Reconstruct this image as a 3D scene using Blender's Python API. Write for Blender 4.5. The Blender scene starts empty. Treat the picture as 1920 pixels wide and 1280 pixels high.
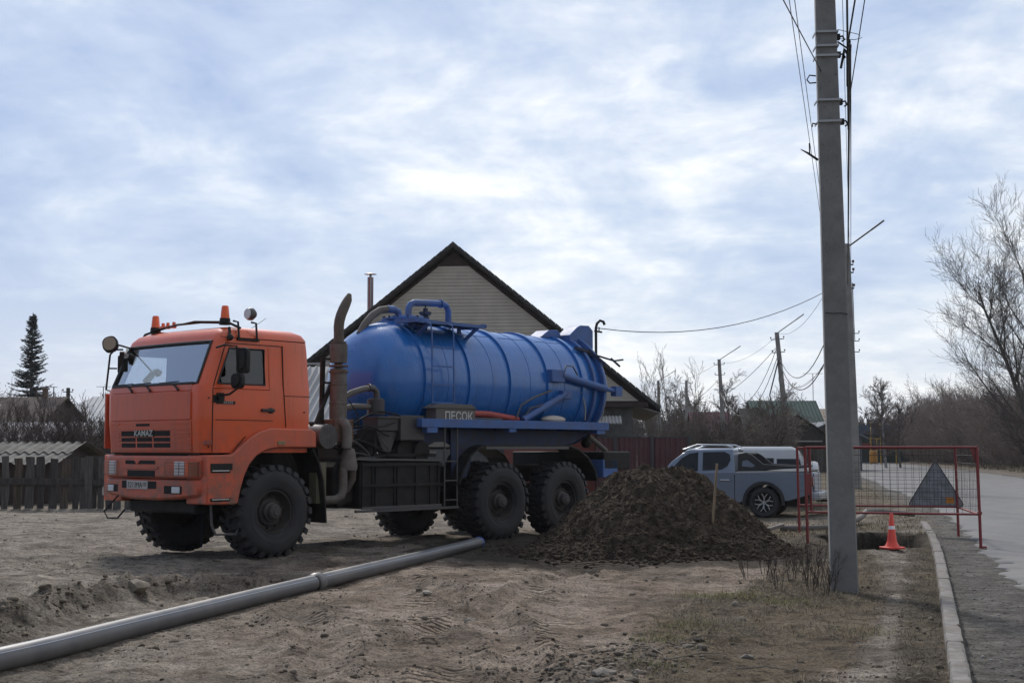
import bpy, math, random
import numpy as np
from mathutils import Vector, Matrix, noise as mnoise
R = math.radians
random.seed(7); rng = np.random.default_rng(7)
S = bpy.context.scene
COL = S.collection
# ------------------------------------------------------------------ camera
cam = bpy.data.cameras.new('camera'); camo = bpy.data.objects.new('camera', cam); COL.objects.link(camo)
PITCH = math.atan(200/2500)
camo.location = (0, 0, 1.5); camo.rotation_euler = (math.pi/2+PITCH, 0, 0)
cam.sensor_width = 36; cam.lens = 2500/1920*36; cam.clip_end = 3000; cam.clip_start = .1
S.camera = camo
# ------------------------------------------------------------------ view
S.view_settings.view_transform = 'Standard'; S.view_settings.look = 'None'
S.view_settings.exposure = .42; S.view_settings.gamma = 1; S.view_settings.use_curve_mapping = False
# ------------------------------------------------------------------ world
SUN_EL, SUN_AZ = R(42), R(-14)       # azimuth from +Y, negative = towards -X
W = bpy.data.worlds.new('World'); S.world = W; W.use_nodes = True
def build_world():
    nt = W.node_tree; N = nt.nodes; L = nt.links
    for n in list(N): N.remove(n)
    out = N.new('ShaderNodeOutputWorld'); bg = N.new('ShaderNodeBackground')
    L.new(bg.outputs[0], out.inputs[0])
    sky = N.new('ShaderNodeTexSky'); sky.sky_type = 'NISHITA'; sky.sun_disc = False
    sky.sun_elevation = SUN_EL; sky.sun_rotation = SUN_AZ
    sc = N.new('ShaderNodeVectorMath'); sc.operation = 'SCALE'; sc.inputs['Scale'].default_value = .085
    L.new(sky.outputs[0], sc.inputs[0])
    tc = N.new('ShaderNodeTexCoord'); sep = N.new('ShaderNodeSeparateXYZ'); L.new(tc.outputs['Generated'], sep.inputs[0])
    def math_(op, a, b=None, clamp=False):
        m = N.new('ShaderNodeMath'); m.operation = op; m.use_clamp = clamp
        for i, v in enumerate((a, b)):
            if v is None: continue
            if isinstance(v, (int, float)): m.inputs[i].default_value = v
            else: L.new(v, m.inputs[i])
        return m.outputs[0]
    zz = math_('ADD', math_('MAXIMUM', sep.outputs[2], 0.0), .24)
    px = math_('DIVIDE', sep.outputs[0], zz); py = math_('DIVIDE', sep.outputs[1], zz)
    comb = N.new('ShaderNodeCombineXYZ'); L.new(px, comb.inputs[0]); L.new(py, comb.inputs[1])
    def nz(scale, rotz, sx, sy, detail, rough, off, dist=0.0):
        mp = N.new('ShaderNodeMapping'); L.new(comb.outputs[0], mp.inputs[0])
        mp.inputs['Rotation'].default_value = (0, 0, R(rotz)); mp.inputs['Scale'].default_value = (sx, sy, 1)
        mp.inputs['Location'].default_value = off
        n = N.new('ShaderNodeTexNoise'); n.inputs['Scale'].default_value = scale
        n.inputs['Detail'].default_value = detail; n.inputs['Roughness'].default_value = rough
        n.inputs['Distortion'].default_value = dist
        L.new(mp.outputs[0], n.inputs['Vector']); return n.outputs[0]
    big = nz(.95, 10, 1.0, .8, 5, .5, (4.1, 1.7, 0), .2)
    med = nz(3.6, 18, 1.0, .8, 9, .60, (2.3, 8.1, 0), .35)
    fin = nz(10.5, 12, .7, 1.0, 6, .6, (5.3, 1.1, 0), .2)
    # thick white cloud to the right (+x), blue-grey bank left of centre
    azim = math_('DIVIDE', sep.outputs[0], math_('ADD', sep.outputs[1], 1.6))
    side = math_('MULTIPLY', sep.outputs[0], .28)
    v = math_('ADD', math_('MULTIPLY', big, 1.25), math_('MULTIPLY', med, 1.05))
    v = math_('ADD', v, side)
    v = math_('ADD', v, math_('MULTIPLY', fin, .42))
    v = math_('SUBTRACT', v, .975)
    ramp = N.new('ShaderNodeValToRGB'); L.new(v, ramp.inputs[0])
    e = ramp.color_ramp.elements
    e[0].position = .06; e[0].color = (.27, .36, .55, 1)
    e[1].position = .72; e[1].color = (.90, .90, .90, 1)
    for p, c in ((.32, (.41, .49, .635, 1)), (.45, (.53, .59, .69, 1)), (.57, (.68, .71, .76, 1))):
        k = e.new(p); k.color = c
    # pale horizon
    hz = math_('POWER', math_('SUBTRACT', 1.0, math_('MINIMUM', math_('MULTIPLY', math_('MAXIMUM', sep.outputs[2], 0.0), 4.2), 1.0)), 1.6)
    mixh = N.new('ShaderNodeMix'); mixh.data_type = 'RGBA'
    L.new(math_('MULTIPLY', hz, .60), mixh.inputs[0]); L.new(ramp.outputs[0], mixh.inputs[6]); mixh.inputs[7].default_value = (.62, .65, .71, 1)
    mix = N.new('ShaderNodeMix'); mix.data_type = 'RGBA'; mix.inputs[0].default_value = .86
    L.new(sc.outputs[0], mix.inputs[6]); L.new(mixh.outputs[2], mix.inputs[7])
    # thin cloud scatters more light forward: brighter towards the sun, dimmer opposite
    dt = N.new('ShaderNodeVectorMath'); dt.operation = 'DOT_PRODUCT'; L.new(tc.outputs['Generated'], dt.inputs[0])
    dt.inputs[1].default_value = (math.sin(SUN_AZ)*math.cos(SUN_EL), math.cos(SUN_AZ)*math.cos(SUN_EL), math.sin(SUN_EL))
    mrs = N.new('ShaderNodeMapRange'); mrs.interpolation_type = 'SMOOTHSTEP'; L.new(dt.outputs['Value'], mrs.inputs[0])
    for i, v_ in ((1, -.5), (2, .75), (3, .58), (4, 1.02)): mrs.inputs[i].default_value = v_
    L.new(mix.outputs[2], bg.inputs[0]); L.new(mrs.outputs[0], bg.inputs[1])
build_world()
W.cycles.sampling_method = 'MANUAL'; W.cycles.sample_map_resolution = 512
sun = bpy.data.lights.new('sun', 'SUN'); suno = bpy.data.objects.new('sun', sun); COL.objects.link(suno)
sun.energy = 2.3; sun.angle = R(8); sun.color = (1, .95, .88)
sd = Vector((math.sin(SUN_AZ)*math.cos(SUN_EL), math.cos(SUN_AZ)*math.cos(SUN_EL), math.sin(SUN_EL)))
suno.rotation_euler = sd.to_track_quat('Z', 'Y').to_euler(); suno.location = (0, 0, 60)
# ------------------------------------------------------------------ materials
MATS = {}
def mat(name, col, rough=.6, metal=0., col2=None, nscale=4., nlo=.4, nhi=.6, bump=0., bscale=30., coat=0., spec=None, detail=6., stretch=(1, 1, 1), dirt=None, dirt_amt=0., bdist=.01, mud=None, streak=None):
    if name in MATS: return MATS[name]
    m = bpy.data.materials.new(name); m.use_nodes = True; nt = m.node_tree; N = nt.nodes; L = nt.links
    b = N['Principled BSDF']; b.inputs['Base Color'].default_value = (*col, 1); b.inputs['Roughness'].default_value = rough
    b.inputs['Metallic'].default_value = metal
    if spec is not None: b.inputs['Specular IOR Level'].default_value = spec
    if coat: b.inputs['Coat Weight'].default_value = coat; b.inputs['Coat Roughness'].default_value = .08
    tc = N.new('ShaderNodeTexCoord'); mp = N.new('ShaderNodeMapping'); L.new(tc.outputs['Object'], mp.inputs[0]); mp.inputs['Scale'].default_value = stretch
    cur = None
    if col2 is not None:
        n = N.new('ShaderNodeTexNoise'); n.inputs['Scale'].default_value = nscale; n.inputs['Detail'].default_value = detail; n.inputs['Roughness'].default_value = .62
        L.new(mp.outputs[0], n.inputs['Vector'])
        r = N.new('ShaderNodeValToRGB'); L.new(n.outputs[0], r.inputs[0]); r.color_ramp.elements[0].position = nlo; r.color_ramp.elements[1].position = nhi
        r.color_ramp.elements[0].color = (*col, 1); r.color_ramp.elements[1].color = (*col2, 1); cur = r.outputs[0]
    if dirt is not None:
        n = N.new('ShaderNodeTexNoise'); n.inputs['Scale'].default_value = 2.3; n.inputs['Detail'].default_value = 9; n.inputs['Roughness'].default_value = .7
        L.new(mp.outputs[0], n.inputs['Vector'])
        mr = N.new('ShaderNodeMapRange'); L.new(n.outputs[0], mr.inputs[0]); mr.inputs[1].default_value = .42; mr.inputs[2].default_value = .75; mr.inputs[3].default_value = dirt_amt*.25; mr.inputs[4].default_value = dirt_amt
        mx = N.new('ShaderNodeMix'); mx.data_type = 'RGBA'; L.new(mr.outputs[0], mx.inputs[0])
        if cur is not None: L.new(cur, mx.inputs[6])
        else: mx.inputs[6].default_value = (*col, 1)
        mx.inputs[7].default_value = (*dirt, 1); cur = mx.outputs[2]
        rr = N.new('ShaderNodeMapRange'); L.new(mr.outputs[0], rr.inputs[0]); rr.inputs[3].default_value = rough; rr.inputs[4].default_value = min(1, rough+.5); L.new(rr.outputs[0], b.inputs['Roughness'])
    def over(colr, stt, sc_, lo, hi, amt, zr=None):
        nonlocal cur
        mp2 = N.new('ShaderNodeMapping'); L.new(tc.outputs['Object'], mp2.inputs[0]); mp2.inputs['Scale'].default_value = stt
        n = N.new('ShaderNodeTexNoise'); n.inputs['Scale'].default_value = sc_; n.inputs['Detail'].default_value = 9; n.inputs['Roughness'].default_value = .7; L.new(mp2.outputs[0], n.inputs['Vector'])
        q = N.new('ShaderNodeMapRange'); L.new(n.outputs[0], q.inputs[0]); q.inputs[1].default_value = lo; q.inputs[2].default_value = hi; q.inputs[3].default_value = 0; q.inputs[4].default_value = amt; fac = q.outputs[0]
        if zr:
            sz_ = N.new('ShaderNodeSeparateXYZ'); L.new(tc.outputs['Object'], sz_.inputs[0]); q2 = N.new('ShaderNodeMapRange'); L.new(sz_.outputs[2], q2.inputs[0]); q2.inputs[1].default_value = zr[0]; q2.inputs[2].default_value = zr[1]; q2.inputs[3].default_value = 1; q2.inputs[4].default_value = zr[2]
            mm2 = N.new('ShaderNodeMath'); mm2.operation = 'MULTIPLY'; L.new(fac, mm2.inputs[0]); L.new(q2.outputs[0], mm2.inputs[1]); fac = mm2.outputs[0]
        mx = N.new('ShaderNodeMix'); mx.data_type = 'RGBA'; L.new(fac, mx.inputs[0])
        if cur is not None: L.new(cur, mx.inputs[6])
        else: mx.inputs[6].default_value = (*col, 1)
        mx.inputs[7].default_value = (*colr, 1); cur = mx.outputs[2]
    if mud: over(*mud)
    if streak: over(*streak)
    if cur is not None: L.new(cur, b.inputs['Base Color'])
    if bump:
        n = N.new('ShaderNodeTexNoise'); n.inputs['Scale'].default_value = bscale; n.inputs['Detail'].default_value = 8; n.inputs['Roughness'].default_value = .65
        L.new(mp.outputs[0], n.inputs['Vector'])
        bp = N.new('ShaderNodeBump'); bp.inputs['Strength'].default_value = bump; bp.inputs['Distance'].default_value = bdist
        L.new(n.outputs[0], bp.inputs['Height']); L.new(bp.outputs[0], b.inputs['Normal'])
    MATS[name] = m; return m
DUST = (.20, .17, .14)
orange = mat('cab_orange_paint', (.70, .084, .010), .34, col2=(.66, .090, .017), nscale=1.4, dirt=DUST, dirt_amt=.12, coat=.25, mud=((.12, .095, .075), (1, 1, 1), 5.0, .42, .60, .85, (.75, 1.9, .06)), streak=((.16, .04, .02), (5, 5, .5), 2.2, .54, .75, .5))
pinkish = mat('pinkish_orange_paint', (.60, .088, .028), .38, col2=(.55, .09, .038), nscale=2, dirt=DUST, dirt_amt=.16, coat=.15, mud=((.12, .095, .075), (1, 1, 1), 5.0, .42, .60, .85, (.75, 1.9, .06)), streak=((.20, .06, .04), (5, 5, .5), 2.2, .52, .75, .4))  # pinker orange; the sky sheen on the front panels is put into it
bumperm = mat('bumper_orange_paint', (.58, .082, .026), .42, col2=(.52, .095, .045), nscale=3, dirt=DUST, dirt_amt=.3, mud=((.12, .095, .075), (1, 1, 1), 5.0, .42, .60, .85, (.75, 1.9, .06)))
blue = mat('tank_blue_paint', (.013, .125, .42), .25, col2=(.016, .14, .45), nscale=1.2, dirt=(.12, .125, .13), dirt_amt=.14, coat=.35, stretch=(2.2, .6, .6), streak=((.012, .045, .12), (7, 2.0, .35), 1.6, .52, .74, .40))
blue2 = mat('frame_blue_paint', (.026, .115, .37), .55, col2=(.035, .09, .26), nscale=5, dirt=DUST, dirt_amt=.25)
dkblue = mat('dirty_blue_steel', (.008, .026, .09), .6, col2=(.012, .02, .045), nscale=5, dirt=(.04, .035, .03), dirt_amt=.4)
rubber = mat('tyre_rubber', (.009, .010, .014), .7, col2=(.016, .017, .020), nscale=6, dirt=(.10, .085, .07), dirt_amt=.20, bump=.3, bscale=40)
rimm = mat('dark_wheel_steel', (.014, .014, .017), .6, col2=(.035, .03, .028), nscale=9, dirt=(.10, .085, .07), dirt_amt=.35)
hubm = mat('hub_steel', (.045, .042, .042), .6, dirt=(.12, .10, .085), dirt_amt=.5)
black = mat('black_steel', (.009, .009, .010), .6, spec=.25, col2=(.018, .017, .016), nscale=7, dirt=(.06, .052, .045), dirt_amt=.16)
blackp = mat('black_plastic', (.016, .016, .018), .5)
void = mat('dark_recess', (.008, .008, .009), .9)  # near-black stands in for the shade inside slots, openings and gaps
steel = mat('dusty_exhaust_steel', (.14, .13, .12), .65, .1, col2=(.095, .082, .072), nscale=6, dirt=(.16, .10, .07), dirt_amt=.3)
rust = mat('rusty_steel', (.10, .05, .035), .8, col2=(.16, .10, .07), nscale=12)
chrome = mat('bright_metal', (.6, .6, .6), .25, 1.)
greyst = mat('grey_steel', (.075, .075, .08), .5, .3, dirt=DUST, dirt_amt=.25)
lensw = mat('lamp_glass', (.55, .57, .6), .15, coat=.6)
def amber_mat():
    m = mat('amber_lens', (.95, .13, .01), .25, coat=.5)
    b = m.node_tree.nodes['Principled BSDF']; b.inputs['Transmission Weight'].default_value = .25; b.inputs['Subsurface Weight'].default_value = .0
    return m
amber = amber_mat()
seatm = mat('seat_fabric', (.03, .045, .09), .9)
dashm = mat('dash_plastic', (.04, .04, .045), .7)
hosem = mat('grey_rubber_hose', (.10, .09, .085), .7, dirt=DUST, dirt_amt=.4)
redhose = mat('red_hose', (.32, .03, .025), .6, dirt=DUST, dirt_amt=.25)
bagm = mat('canvas_bag', (.45, .40, .35), .9)
white = mat('white_paint', (.72, .72, .70), .5)
def glass_mat(name, tint, gl=.10):
    m = bpy.data.materials.new(name); m.use_nodes = True; nt = m.node_tree; N = nt.nodes; L = nt.links
    for n in list(N): N.remove(n)
    o = N.new('ShaderNodeOutputMaterial'); t = N.new('ShaderNodeBsdfTransparent'); t.inputs[0].default_value = (*tint, 1)
    g = N.new('ShaderNodeBsdfGlossy'); g.inputs['Roughness'].default_value = .03; g.inputs[0].default_value = (.95, .97, 1, 1)
    lw = N.new('ShaderNodeFresnel'); lw.inputs[0].default_value = 1.5
    ad = N.new('ShaderNodeMath'); ad.operation = 'ADD'; ad.inputs[1].default_value = gl; ad.use_clamp = True; L.new(lw.outputs[0], ad.inputs[0])
    mx = N.new('ShaderNodeMixShader'); L.new(ad.outputs[0], mx.inputs[0]); L.new(t.outputs[0], mx.inputs[1]); L.new(g.outputs[0], mx.inputs[2]); L.new(mx.outputs[0], o.inputs[0])
    MATS[name] = m; return m
glass = glass_mat('windscreen_glass', (.84, .89, .92), .34)
glassd = glass_mat('side_window_glass', (.22, .25, .28), .04)
glassp = glass_mat('tinted_car_glass', (.10, .12, .15), .05)
# ------------------------------------------------------------------ mesh helpers
class MB:
    def __init__(s): s.v = []; s.f = []
    def add(s, vs, fs):
        o = len(s.v); s.v += [tuple(v) for v in vs]; s.f += [tuple(i+o for i in f) for f in fs]; return s
    def box(s, x0, x1, y0, y1, z0, z1, M=None):
        vs = [Vector((x, y, z)) for z in (z0, z1) for y in (y0, y1) for x in (x0, x1)]
        if M is not None: vs = [M @ v for v in vs]
        return s.add(vs, [(0, 2, 3, 1), (4, 5, 7, 6), (0, 1, 5, 4), (2, 6, 7, 3), (0, 4, 6, 2), (1, 3, 7, 5)])
    def bar(s, a, b, w, h=None, up=(0, 0, 1)):
        a = Vector(a); b = Vector(b); h = h or w; d = (b-a).normalized(); u = Vector(up)
        if abs(d.dot(u)) > .99: u = Vector((1, 0, 0))
        x = d.cross(u).normalized(); y = x.cross(d).normalized()
        vs = []
        for p in (a, b):
            for sx, sy in ((-1, -1), (1, -1), (1, 1), (-1, 1)): vs.append(p+x*sx*w/2+y*sy*h/2)
        return s.add(vs, [(3, 2, 1, 0), (4, 5, 6, 7), (0, 1, 5, 4), (1, 2, 6, 5), (2, 3, 7, 6), (3, 0, 4, 7)])
    def tube(s, pts, r, n=8, cap=True):
        pts = [Vector(p) for p in pts]; m = len(pts)
        rs = r if isinstance(r, (list, tuple)) else [r]*m
        vs = []; pu = None
        for i, p in enumerate(pts):
            d = (pts[min(i+1, m-1)]-pts[max(i-1, 0)]).normalized()
            if pu is None:
                u = Vector((0, 0, 1)) if abs(d.z) < .9 else Vector((1, 0, 0))
            else: u = pu
            x = d.cross(u).normalized(); y = x.cross(d).normalized(); pu = y
            for k in range(n):
                a = 2*math.pi*k/n; vs.append(p+(x*math.cos(a)+y*math.sin(a))*rs[i])
        fs = []
        for i in range(m-1):
            for k in range(n):
                k2 = (k+1) % n; fs.append((i*n+k, i*n+k2, (i+1)*n+k2, (i+1)*n+k))
        if cap: fs += [tuple(range(n-1, -1, -1)), tuple((m-1)*n+k for k in range(n))]
        return s.add(vs, fs)
    def prism(s, poly, axis, d0, d1, M=None):
        # poly in the two other axes ('y' -> (x,z), 'x' -> (y,z), 'z' -> (x,y))
        def P(a, b, d): return Vector({'y': (a, d, b), 'x': (d, a, b), 'z': (a, b, d)}[axis])
        n = len(poly); vs = [P(a, b, d0) for a, b in poly]+[P(a, b, d1) for a, b in poly]
        if M is not None: vs = [M @ v for v in vs]
        fs = [tuple(range(n)), tuple(range(2*n-1, n-1, -1))]+[(i, (i+1) % n+0, (i+1) % n+n, i+n) for i in range(n)]
        return s.add(vs, fs)
    def lathe(s, prof, o=(0, 0, 0), axis='z', n=24, a0=0, a1=2*math.pi):
        full = abs(a1-a0-2*math.pi) < 1e-6; k = n if full else n+1; vs = []
        for r, h in prof:
            for i in range(k):
                a = a0+(a1-a0)*i/n; c, t = r*math.cos(a), r*math.sin(a)
                vs.append(Vector({'z': (c, t, h), 'y': (c, h, t), 'x': (h, c, t)}[axis])+Vector(o))
        fs = []
        for j in range(len(prof)-1):
            for i in range(n):
                i2 = (i+1) % k; fs.append((j*k+i, j*k+i2, (j+1)*k+i2, (j+1)*k+i))
        return s.add(vs, fs)
    def disc(s, r0, r1, h0, h1, o=(0, 0, 0), axis='z', n=20):
        return s.lathe([(0, h0), (r0, h0), (r1, h1), (0, h1)], o, axis, n)
    def sphere(s, c, rx, ry=None, rz=None, n=10, m=6):
        ry = ry or rx; rz = rz or rx; c = Vector(c); vs = []
        for j in range(m+1):
            t = math.pi*j/m
            for i in range(n):
                a = 2*math.pi*i/n; vs.append(c+Vector((rx*math.sin(t)*math.cos(a), ry*math.sin(t)*math.sin(a), rz*math.cos(t))))
        return s.add(vs, [(j*n+i, (j+1)*n+i, (j+1)*n+(i+1) % n, j*n+(i+1) % n) for j in range(m) for i in range(n)])
    def strip(s, pts, w_axis, d0, d1, t):
        # thick band following (x,z) points, extruded along y from d0 to d1, thickness t inwards
        n = len(pts); inn = []
        for i in range(n):
            a = Vector(pts[max(i-1, 0)]); b = Vector(pts[min(i+1, n-1)]); d = (b-a).normalized(); inn.append((pts[i][0]-d.y*t*w_axis, pts[i][1]+d.x*t*w_axis))
        for i in range(n-1): s.prism([pts[i], pts[i+1], inn[i+1], inn[i]], 'y', d0, d1)
        return s
def link(name, me, m=None, parent=None, smooth=None, bevel=0, label=None):
    o = bpy.data.objects.new(name, me); COL.objects.link(o)
    if m is not None: me.materials.append(m)
    if parent is not None: o.parent = parent
    if smooth is not None:
        me.polygons.foreach_set('use_smooth', [True]*len(me.polygons)); me.set_sharp_from_angle(angle=R(smooth))
    if bevel:
        b = o.modifiers.new('bevel', 'BEVEL'); b.width = bevel; b.segments = 2; b.limit_method = 'ANGLE'; b.angle_limit = R(35)
    if label: o['label'] = label
    return o
def fixn(me):
    import bmesh
    bm = bmesh.new(); bm.from_mesh(me); bmesh.ops.remove_doubles(bm, verts=bm.verts, dist=1e-5); bmesh.ops.recalc_face_normals(bm, faces=bm.faces); bm.to_mesh(me); bm.free()
def obj(name, mb, m, parent=None, smooth=35, bevel=0, label=None, fix=True):
    me = bpy.data.meshes.new(name); me.from_pydata(mb.v, [], mb.f); me.update()
    if fix: fixn(me)
    return link(name, me, m, parent, smooth, bevel, label)
def npmesh(name, V, F, m=None, parent=None, smooth=None, label=None):
    V = np.asarray(V, np.float32); F = np.asarray(F, np.int32); me = bpy.data.meshes.new(name); k = F.shape[1]
    me.vertices.add(len(V)); me.vertices.foreach_set('co', V.ravel()); me.loops.add(F.size); me.loops.foreach_set('vertex_index', F.ravel())
    me.polygons.add(len(F)); me.polygons.foreach_set('loop_start', np.arange(0, F.size, k, dtype=np.int32)); me.update(calc_edges=True); me.validate()
    return link(name, me, m, parent, smooth, 0, label)
def tag(o, label, cat, group=None, kind=None):
    if label: o['label'] = label
    if cat: o['category'] = cat
    if group: o['group'] = group
    if kind: o['kind'] = kind
    return o
def empty(name, loc=(0, 0, 0), rz=0.):
    o = bpy.data.objects.new(name, None); o.empty_display_size = .2; COL.objects.link(o); o.location = loc; o.rotation_euler = (0, 0, rz); return o
def copy_tree(o, parent=None):
    c = o.copy(); COL.objects.link(c)
    if parent is not None: c.parent = parent
    for ch in [x for x in bpy.data.objects if x.parent == o]: copy_tree(ch, c)
    return c
def kids_copy(o, parent, kids):
    c = o.copy(); COL.objects.link(c); c.parent = parent
    for ch in kids.get(o.name, []): kids_copy(ch, c, kids)
    return c
def text(name, s, size, m, parent, loc, rot, ext=.004, sx=1., align='CENTER'):
    cu = bpy.data.curves.new(name, 'FONT'); cu.body = s; cu.size = size; cu.extrude = ext; cu.align_x = align; cu.align_y = 'CENTER'; cu.offset = size*(.0 if size < .11 else .012)
    o = bpy.data.objects.new(name, cu); COL.objects.link(o); cu.materials.append(m); o.parent = parent; o.location = loc; o.rotation_euler = rot; o.scale = (sx, 1, 1)
    bpy.context.view_layer.update(); me = bpy.data.meshes.new_from_object(o.evaluated_get(bpy.context.evaluated_depsgraph_get())); bpy.data.objects.remove(o)
    o = bpy.data.objects.new(name, me); COL.objects.link(o); o.parent = parent; o.location = loc; o.rotation_euler = rot; o.scale = (sx, 1, 1); return o
# ------------------------------------------------------------------ numpy noise
def _h(ix, iy, s):
    n = (ix*374761393+iy*668265263+s*1442695041) & 0x7fffffff
    n = ((n ^ (n >> 13))*1274126177) & 0x7fffffff
    return ((n ^ (n >> 16)) & 0xffff)/65535.
def vnoise(x, y, s=0):
    ix = np.floor(x).astype(np.int64); iy = np.floor(y).astype(np.int64); fx = x-ix; fy = y-iy
    fx = fx*fx*(3-2*fx); fy = fy*fy*(3-2*fy)
    a = _h(ix, iy, s); b = _h(ix+1, iy, s); c = _h(ix, iy+1, s); d = _h(ix+1, iy+1, s)
    return (a*(1-fx)+b*fx)*(1-fy)+(c*(1-fx)+d*fx)*fy-.5
def fbm(x, y, s=0, o=4, g=.5):
    t = 0; a = 1; 
    for k in range(o): t = t+a*vnoise(x*(2**k)+k*17.3, y*(2**k)-k*9.1, s+k); a *= g
    return t
def sstep(a, b, x): t = np.clip((x-a)/(b-a), 0, 1); return t*t*(3-2*t)
# ------------------------------------------------------------------ layout curves
RY = [0, 8.5, 14.2, 17.9, 21.1, 29.5, 39, 50, 61.5, 90, 130, 200, 420]
RX = [1.6, 3.85, 5.45, 6.48, 7.34, 9.65, 11.8, 14.1, 16.6, 22.5, 30, 38, 42]
def xr(y): return np.interp(y, RY, RX)                   # left edge of asphalt
def xk(y): return 2.75+.305*(y-8.5)-.0022*np.maximum(y-17, 0)**2   # left edge of kerb
def xpl(y): return np.interp(y, [0, 8.5, 12.1, 14.4, 18, 19.4], [-.6, 2.0, 3.3, 3.95, 4.9, 5.2])
def xgl(y): return np.interp(y, [0, 8.5, 10, 12.1, 13.5, 14.4, 17, 18.8, 24, 30], [0, .85, 1.0, 1.4, 1.9, 2.6, 3.5, 4.0, 4.5, 4.5])
PIT = np.array([(4.95, 19.35), (5.25, 19.6), (5.6, 20.2), (6.12, 20.35), (6.75, 22.6), (6.5, 23.7), (5.7, 22.9), (5.1, 22.2)])
def polydist(x, y, P):
    # signed distance (negative inside) to polygon
    d = np.full(np.shape(x), 1e9); ins = np.zeros(np.shape(x), bool); n = len(P)
    for i in range(n):
        ax, ay = P[i]; bx, by = P[(i+1) % n]; ex, ey = bx-ax, by-ay
        t = np.clip(((x-ax)*ex+(y-ay)*ey)/(ex*ex+ey*ey), 0, 1); d = np.minimum(d, np.hypot(x-ax-t*ex, y-ay-t*ey))
        c = ((ay <= y) & (by > y)) | ((by <= y) & (ay > y)); xi = ax+(y-ay)/(ey if abs(ey) > 1e-9 else 1e-9)*ex; ins ^= c & (x < xi)
    return np.where(ins, -d, d)
def linedist(x, y, P):
    d = np.full(np.shape(x), 1e9)
    for i in range(len(P)-1):
        ax, ay = P[i]; bx, by = P[i+1]; ex, ey = bx-ax, by-ay; t = np.clip(((x-ax)*ex+(y-ay)*ey)/(ex*ex+ey*ey), 0, 1)
        d = np.minimum(d, np.hypot(x-ax-t*ex, y-ay-t*ey))
    return d
BERM = [(-6.4, 11.0), (-4.45, 11.2), (-4.4, 12.3), (-4.35, 13.3), (-4.2, 14.3), (-3.7, 14.7), (-3.0, 15.0)]
RUTS = [[(-1.2, 15.5), (-.2, 12.5), (.2, 8)], [(1.0, 17.0), (.35, 14.5), (-.1, 12.6), (-.8, 10.8)], [(-2, 12.5), (-1.4, 10.3), (-1.3, 7)]]
PIPE = [(-4.35, 7.2), (-3.52, 9.08), (-3.02, 10.93), (-2.2, 14.05), (-1.28, 17.4), (-.50, 20.45)]
def hz(x, y):
    x = np.asarray(x, float); y = np.asarray(y, float)
    lot = sstep(.25, -.25, x-xk(y))*1.0                     # dirt side
    far = 1/(1+(y/45)**2)
    z = fbm(x*.35, y*.35, 3, 3)*.10*far
    z = z+fbm(x*1.6+3, y*1.6, 9, 4, .6)*.046*sstep(60, 25, y)
    z = z+fbm(x*7, y*5, 21, 3, .65)*.034*sstep(40, 14, y)
    z = z*(1-.92*np.exp(-(linedist(x, y, PIPE)/.22)**2))
    wob = fbm(x*1.3, y*1.3, 5, 3)*.35
    b = linedist(x+wob, y+wob*.6, BERM); z = z+.15*np.exp(-(b/.24)**2)*(1+fbm(x*9, y*9, 77, 3)*.9)
    z = z-.07*np.exp(-((b-.55)/.35)**2)*(y < 15.4)
    for i, rr in enumerate(RUTS):
        q = linedist(x+wob*.4, y, rr); z = z-.045*np.exp(-(q/.12)**2)+.030*np.exp(-((q-.26)/.09)**2)*(1+fbm(x*8, y*8, 31+i, 2)*1.6)
    # truck tyre ruts
    z = z*lot
    z = z-.31*np.exp(-((x-5.2)/4.2)**2-((y-34.5)/5.5)**2)*sstep(0, 1.6, xr(y)-x)
    # shoulder next to kerb, slightly uneven
    sh = (1-lot)*sstep(0.05, .6, xr(y)-x)
    z = z+sh*(fbm(x*2, y*2, 41, 3)*.03-.01)
    rd = sstep(-.15, .1, x-xr(y))*sstep(.1, -.15, x-xr(y)-8.2)
    z = z*(1-rd)-rd*.03
    # far roadside bank
    bk = sstep(8.6, 11.5, x-xr(y)); z = z+bk*.35*sstep(10, 40, y)+fbm(x*.8, y*.8, 51, 3)*.12*bk
    pd = polydist(x+fbm(x*3, y*3, 61, 3)*.16, y+fbm(x*3, y*3, 67, 3)*.16, PIT)
    z = z+.06*np.exp(-((pd-.18)/.2)**2)*(pd > 0)
    z = z-1.8*sstep(.04, -.16, pd)
    return z
def gz(x, y): return float(hz(np.array([x]), np.array([y]))[0])
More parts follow.
